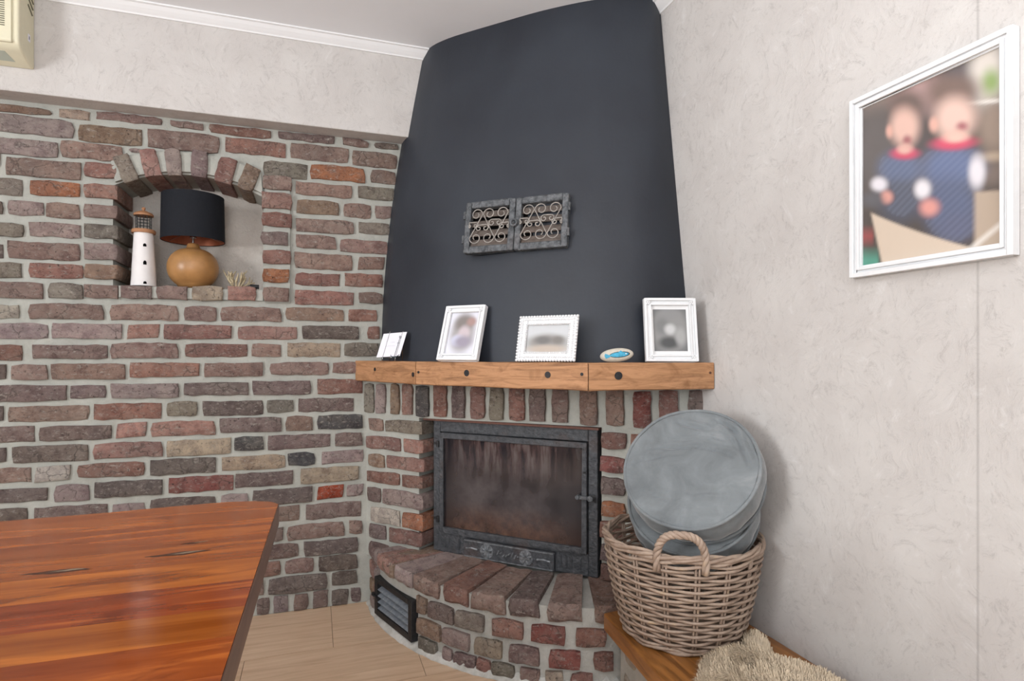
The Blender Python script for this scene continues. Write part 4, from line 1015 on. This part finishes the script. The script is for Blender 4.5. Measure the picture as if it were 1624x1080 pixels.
# ---------------- things in the niche
lh = thing('toy_lighthouse', 'white wooden lighthouse ornament with a dark lantern in the left of the brick niche', 'ornament', (-.633, 2.622, 1.3165))
l = MB(); l.lathe([(.0, 0), (.044, 0), (.0435, .004), (.033, .205), (0, .205)], 40); tw = l.build('tower', M['lightwhite'], lh, smooth=True, angle=40)
tc = math.atan2(-2.622, .633)
for z, hh in ((.150, .012), (.080, .016), (.006, .010)):
    d = MB(); R_ = .0437-.0107*z/.205
    pr = [(-.0055, 0), (.0055, 0), (.0055, hh*.6), (.003, hh*.93), (0, hh), (-.003, hh*.93), (-.0055, hh*.6)]
    vs = []
    for rr in (R_+.0008, R_-.003):
        for x, zz in pr: a = tc+.10+x/R_; vs.append((rr*math.cos(a), rr*math.sin(a), z+zz))
    k = len(pr); d.put(vs, [tuple(range(k)), tuple(range(k, 2*k))]+[(i, (i+1) % k, k+(i+1) % k, k+i) for i in range(k)]); d.build('window_opening', M['void'], tw)
l = MB(); l.lathe([(0, .205), (.040, .205), (.0415, .209), (.0415, .215), (.039, .219), (0, .219)], 40); l.build('gallery', M['lightwood'], lh, smooth=True, angle=35)
l = MB()
for k in range(14):
    a = 2*PI*k/14; l.tube([(.0265*math.cos(a), .0265*math.sin(a), .217), (.0265*math.cos(a), .0265*math.sin(a), .276)], .0012, 5)
for z in (.229, .241, .253, .265): l.tube([(.0265*math.cos(2*PI*k/24), .0265*math.sin(2*PI*k/24), z) for k in range(24)], .0009, 5, closed=True)
l.build('lantern_cage', M['blackwire'], lh)
l = MB(); l.lathe([(0, .273), (.034, .273), (.0345, .278), (.030, .284), (.012, .292), (.004, .295), (.004, .297), (.007, .301), (.006, .306), (0, .309)], 32); l.build('roof', M['lightwood'], lh, smooth=True, angle=40)

lp = thing('table_lamp', 'table lamp with a round wooden base and a black drum shade in the brick niche', 'lamp', (-.467, 2.657, 1.3165))
prof = []
for i in range(22):
    a = PI*i/21; prof.append((.094*math.sin(a)**.82, .082-.0815*math.cos(a)))
prof = [(0, 0), (.05, 0)]+[p for p in prof if p[0] > .052 or p[1] > .1]
prof = [p for p in prof if not (p[1] > .158)]+[(.030, .160), (.024, .166), (.023, .174), (.019, .181), (.008, .184), (0, .184)]
l = MB(); l.lathe(prof, 48); l.build('base', M['bulbwood'], lp, smooth=True, angle=60)
l = MB(); l.tube([(0, 0, .182), (0, 0, .215)], .005, 10); l.tube([(0, 0, .205), (0, 0, .245)], .013, 12); l.build('bulb_holder', M['chrome'], lp, smooth=True, angle=40)
l = MB(); l.tube([(.112*math.cos(2*PI*i/3), .112*math.sin(2*PI*i/3), .196) if 0 else (0, 0, .21) for i in range(2)], .001, 4) if False else None
for k in range(3):
    a = 2*PI*k/3+.5; l2 = MB(); l2.tube([(.012*math.cos(a), .012*math.sin(a), .235), (.112*math.cos(a), .112*math.sin(a), .200)], .0012, 5); l2.build('shade_spoke', M['chrome'], lp)
R0, R1 = .1155, .1125; z0, z1 = .192, .372
l = MB(); l.lathe([(R0, z0), (R1, z1), (R1-.0015, z1), (R0-.0015, z0)], 56); l.f = [f for f in l.f if len(f) == 4]
for k in range(56): l.f.append((k, (k+1) % 56, 3*56+(k+1) % 56, 3*56+k))
sh = l.build('lamp_shade', M['shade'], lp, smooth=True, angle=40)
l = MB(); l.lathe([(R0-.0022, z0+.002), (R1-.0022, z1-.002)], 56); l.f = [f for f in l.f if len(f) == 4]; l.build('copper_lining', M['copper'], sh, smooth=True)

cg = MB(); random.seed(21)
def branch(p, d, L, r, dep):
    pts = [p]; q_ = Vector(p); dd = Vector(d)
    for i in range(4):
        dd = (dd+Vector((random.uniform(-.25, .25), random.uniform(-.25, .25), random.uniform(-.05, .25)))).normalized(); q_ = q_+dd*L/4; pts.append(q_.copy())
    cg.tube(pts, lambda t: r*(1-.35*t), 6); cg.ball(q_, r*.8, r*.8, r*.8, 6, 4)
    if dep > 0:
        for k in range(2 if dep > 1 else random.choice((1, 2))):
            nd = (dd+Vector((random.uniform(-.9, .9), random.uniform(-.6, .6), random.uniform(-.1, .5)))).normalized(); branch(pts[random.choice((2, 3, 4))], nd, L*.75, r*.75, dep-1)
for k in range(11):
    a = 2*PI*k/11; branch(Vector((.010*math.cos(a), .008*math.sin(a), .004)), Vector((math.cos(a), .5*math.sin(a), random.uniform(.5, 1.4))).normalized(), random.uniform(.026, .040), .0056, 2)
cg.ball((0, 0, .003), .030, .018, .006, 14, 8)
co_ = cg.build('coral_piece', M['coral'], None, smooth=True, loc=(-.302, 2.622, 1.3165)); props(co_, 'pale branching coral on the niche sill beside the lamp', 'coral')
random.seed(5)
pg = thing('black_plug', 'small black cable plug lying at the right end of the niche sill', 'plug', (-.243, 2.592, 1.3165), .1)
p_ = MB(); p_.tube([(-.008, 0, .010), (.026, 0, .010)], .009, 12); p_.build('plug_body', M['irondark'], pg, smooth=True, angle=40)
p_ = MB(); p_.tube([(-.030, 0, .004), (-.018, 0, .006), (-.008, 0, .009)], lambda t: .003+.004*t, 8); p_.build('cable_sleeve', M['blackwire'], pg, smooth=True)

# ---------------- wall unit at the upper left
ac = thing('air_conditioner', 'yellowed cream wall air conditioner unit high on the left of the white bulkhead', 'air conditioner', (-1.35, 2.482, 2.04))
def ext(prof, x0, x1):
    n_ = len(prof); vs = [(x, y, z) for x in (x0, x1) for y, z in prof]
    return MB().put(vs, [(i, (i+1) % n_, n_+(i+1) % n_, n_+i) for i in range(n_)]+[tuple(range(n_)), tuple(range(n_, 2*n_))])
X0, X1 = -.42, .418
ext([(0, .285), (-.105, .285), (-.115, .27), (-.115, .055), (-.108, .040), (-.085, .026), (-.03, .009), (0, .006)], X0, X1).build('casing', M['acbody'], ac, bevel=.006, seg=3)
ext([(-.112, .27), (-.122, .262), (-.122, .048), (-.117, .042), (-.112, .042)], X0+.006, X1-.018).build('front_panel', M['acbody'], ac, bevel=.003)
r_ = MB()
for k in range(24): z = .092+.0072*k; r_.box(X0+.02, -.1235, z, X1-.036, -.1215, z+.0026)
r_.build('grille_ribs', M['acdark'], ac)
MB().put([(X0+.3, -.083, .0248), (X1-.052, -.083, .0248), (X1-.040, -.038, .0109), (X0+.3, -.038, .0109), (X0+.3, -.083, .0275), (X1-.052, -.083, .0275), (X1-.040, -.038, .0136), (X0+.3, -.038, .0136)],
         [(0, 1, 2, 3), (4, 5, 6, 7), (0, 1, 5, 4), (1, 2, 6, 5), (2, 3, 7, 6), (3, 0, 4, 7)]).build('control_panel', M['acpanel'], ac)
for k in range(3):
    s = MB(); z = .19+.022*k; s.tube([(X1+.0005, -.052+.004*k, z+.018), (X1+.0005, -.020+.004*k, z-.004)], .0028, 6); s.build('side_slot', M['acdark'], ac)
MB().box(X1-.0005, -.050, .085, X1+.0008, -.034, .110).build('side_sticker', M['card'], ac)
MB().box(X1+.0006, -.044, .092, X1+.0012, -.040, .103).build('sticker_mark', M['ink'], ac)

# ---------------- table in the foreground
tb = thing('dining_table', 'glossy orange-brown plank table with worn knots at the lower left', 'table', (-1.0, .82, 0))
yb = [.34, .43, .52, .61, .691, .769, .858, .949, 1.071, 1.172]
cols_ = ['#85401b', '#964c1d', '#83401c', '#874219', '#94531f', '#803a1a', '#9c5722', '#8e4b1e', '#8f4a1e', '#9c5524']
def xr(y): return -.083+.012*max(0, (y-.6)/.68)
far = [(-2.05, 1.285), (-.9, 1.292), (-.54, 1.298), (-.37, 1.306), (-.25, 1.319), (-.17, 1.322), (-.12, 1.314), (-.085, 1.296), (-.071, 1.272)]
for k, y0 in enumerate(yb):
    if k < len(yb)-1:
        y1 = yb[k+1]; poly = [(-2.05, y0+.0001), (xr(y0), y0+.0001), (xr(y1), y1-.0001), (-2.05, y1-.0001)]
    else: poly = [(xr(y0), y0+.0004)]+far[::-1]+[(-2.05, y0+.0004)]
    cx, cy = -1.0, (y0+.05)
    p_ = MB(); p_.prism([(x+1.0, y-.82) for x, y in poly], .710, .750)
    o = p_.build('plank', M['table'], tb); o.color = srgb(cols_[k])
edge = [(xr(.34), .34), (xr(.6), .6), (xr(.949), .949), (xr(1.172), 1.172)]+far[::-1]
vs = []; N = len(edge)
for i, (x, y) in enumerate(edge):
    a = Vector(edge[max(0, i-1)]); b = Vector(edge[min(N-1, i+1)]); d = (b-a).normalized(); nn = Vector((d.y, -d.x))*.0016
    for q_ in ((x+nn.x, y+nn.y, .7095), (x+nn.x, y+nn.y, .7475), (x+nn.x*.3, y+nn.y*.3, .7497), (x-nn.x, y-nn.y, .7095)): vs.append((q_[0]+1.0, q_[1]-.82, q_[2]))
fs = [(i*4+a, i*4+b, i*4+4+b, i*4+4+a) for i in range(N-1) for a, b in ((0, 1), (1, 2), (0, 3))]
add('edge_band', mesh('edge_band', vs, fs, M['tableedge']), tb)
for x in (-1.85, -.42):
    for y in (.46, 1.12):
        l = MB(); l.box(x+1-.04, y-.82-.04, 0, x+1+.04, y-.82+.04, .7095); l.build('leg', M['legwood'], tb, bevel=.004)
for y in (.46, 1.12):
    l = MB(); l.box(-1.81+1, y-.82-.012, .61, -.46+1, y-.82+.012, .709); l.build('apron', M['legwood'], tb)
for x in (-1.85, -.42):
    l = MB(); l.box(x+1-.012, .50-.82, .61, x+1+.012, 1.08-.82, .709); l.build('apron', M['legwood'], tb)

def knot(x, y, a, b, m_, ang, zz):
    pts = []
    for i in range(22):
        t = 2*PI*i/22; r = 1+.35*noise.noise(Vector((math.cos(t)*2+x*30, math.sin(t)*2, y*9))); u, v = a*math.cos(t)*r, b*math.sin(t)*r*(1-.5*abs(math.cos(t)))
        pts.append((x+1.0+u*math.cos(ang)-v*math.sin(ang), y-.82+u*math.sin(ang)+v*math.cos(ang)))
    q_ = MB(); q_.prism(pts, .7490, zz); return q_.build('knot', m_, tb)
M['knot'] = plain('dark_knot', '#3a1f12', .4, .4, vary=.4, scale=120); M['knotcore'] = plain('cracked_knot', '#7a6a58', .6, .3, vary=.4, scale=160)
for x, y, a, b, g_ in ((-.196, 1.002, .044, .009, .05), (-.337, .972, .040, .009, -.04), (-.186, 1.052, .020, .005, .1)):
    knot(x, y, a, b, M['knot'], g_, .75015); knot(x+.012, y+.002, a*.5, b*.35, M['knotcore'], g_+.08, .7503)
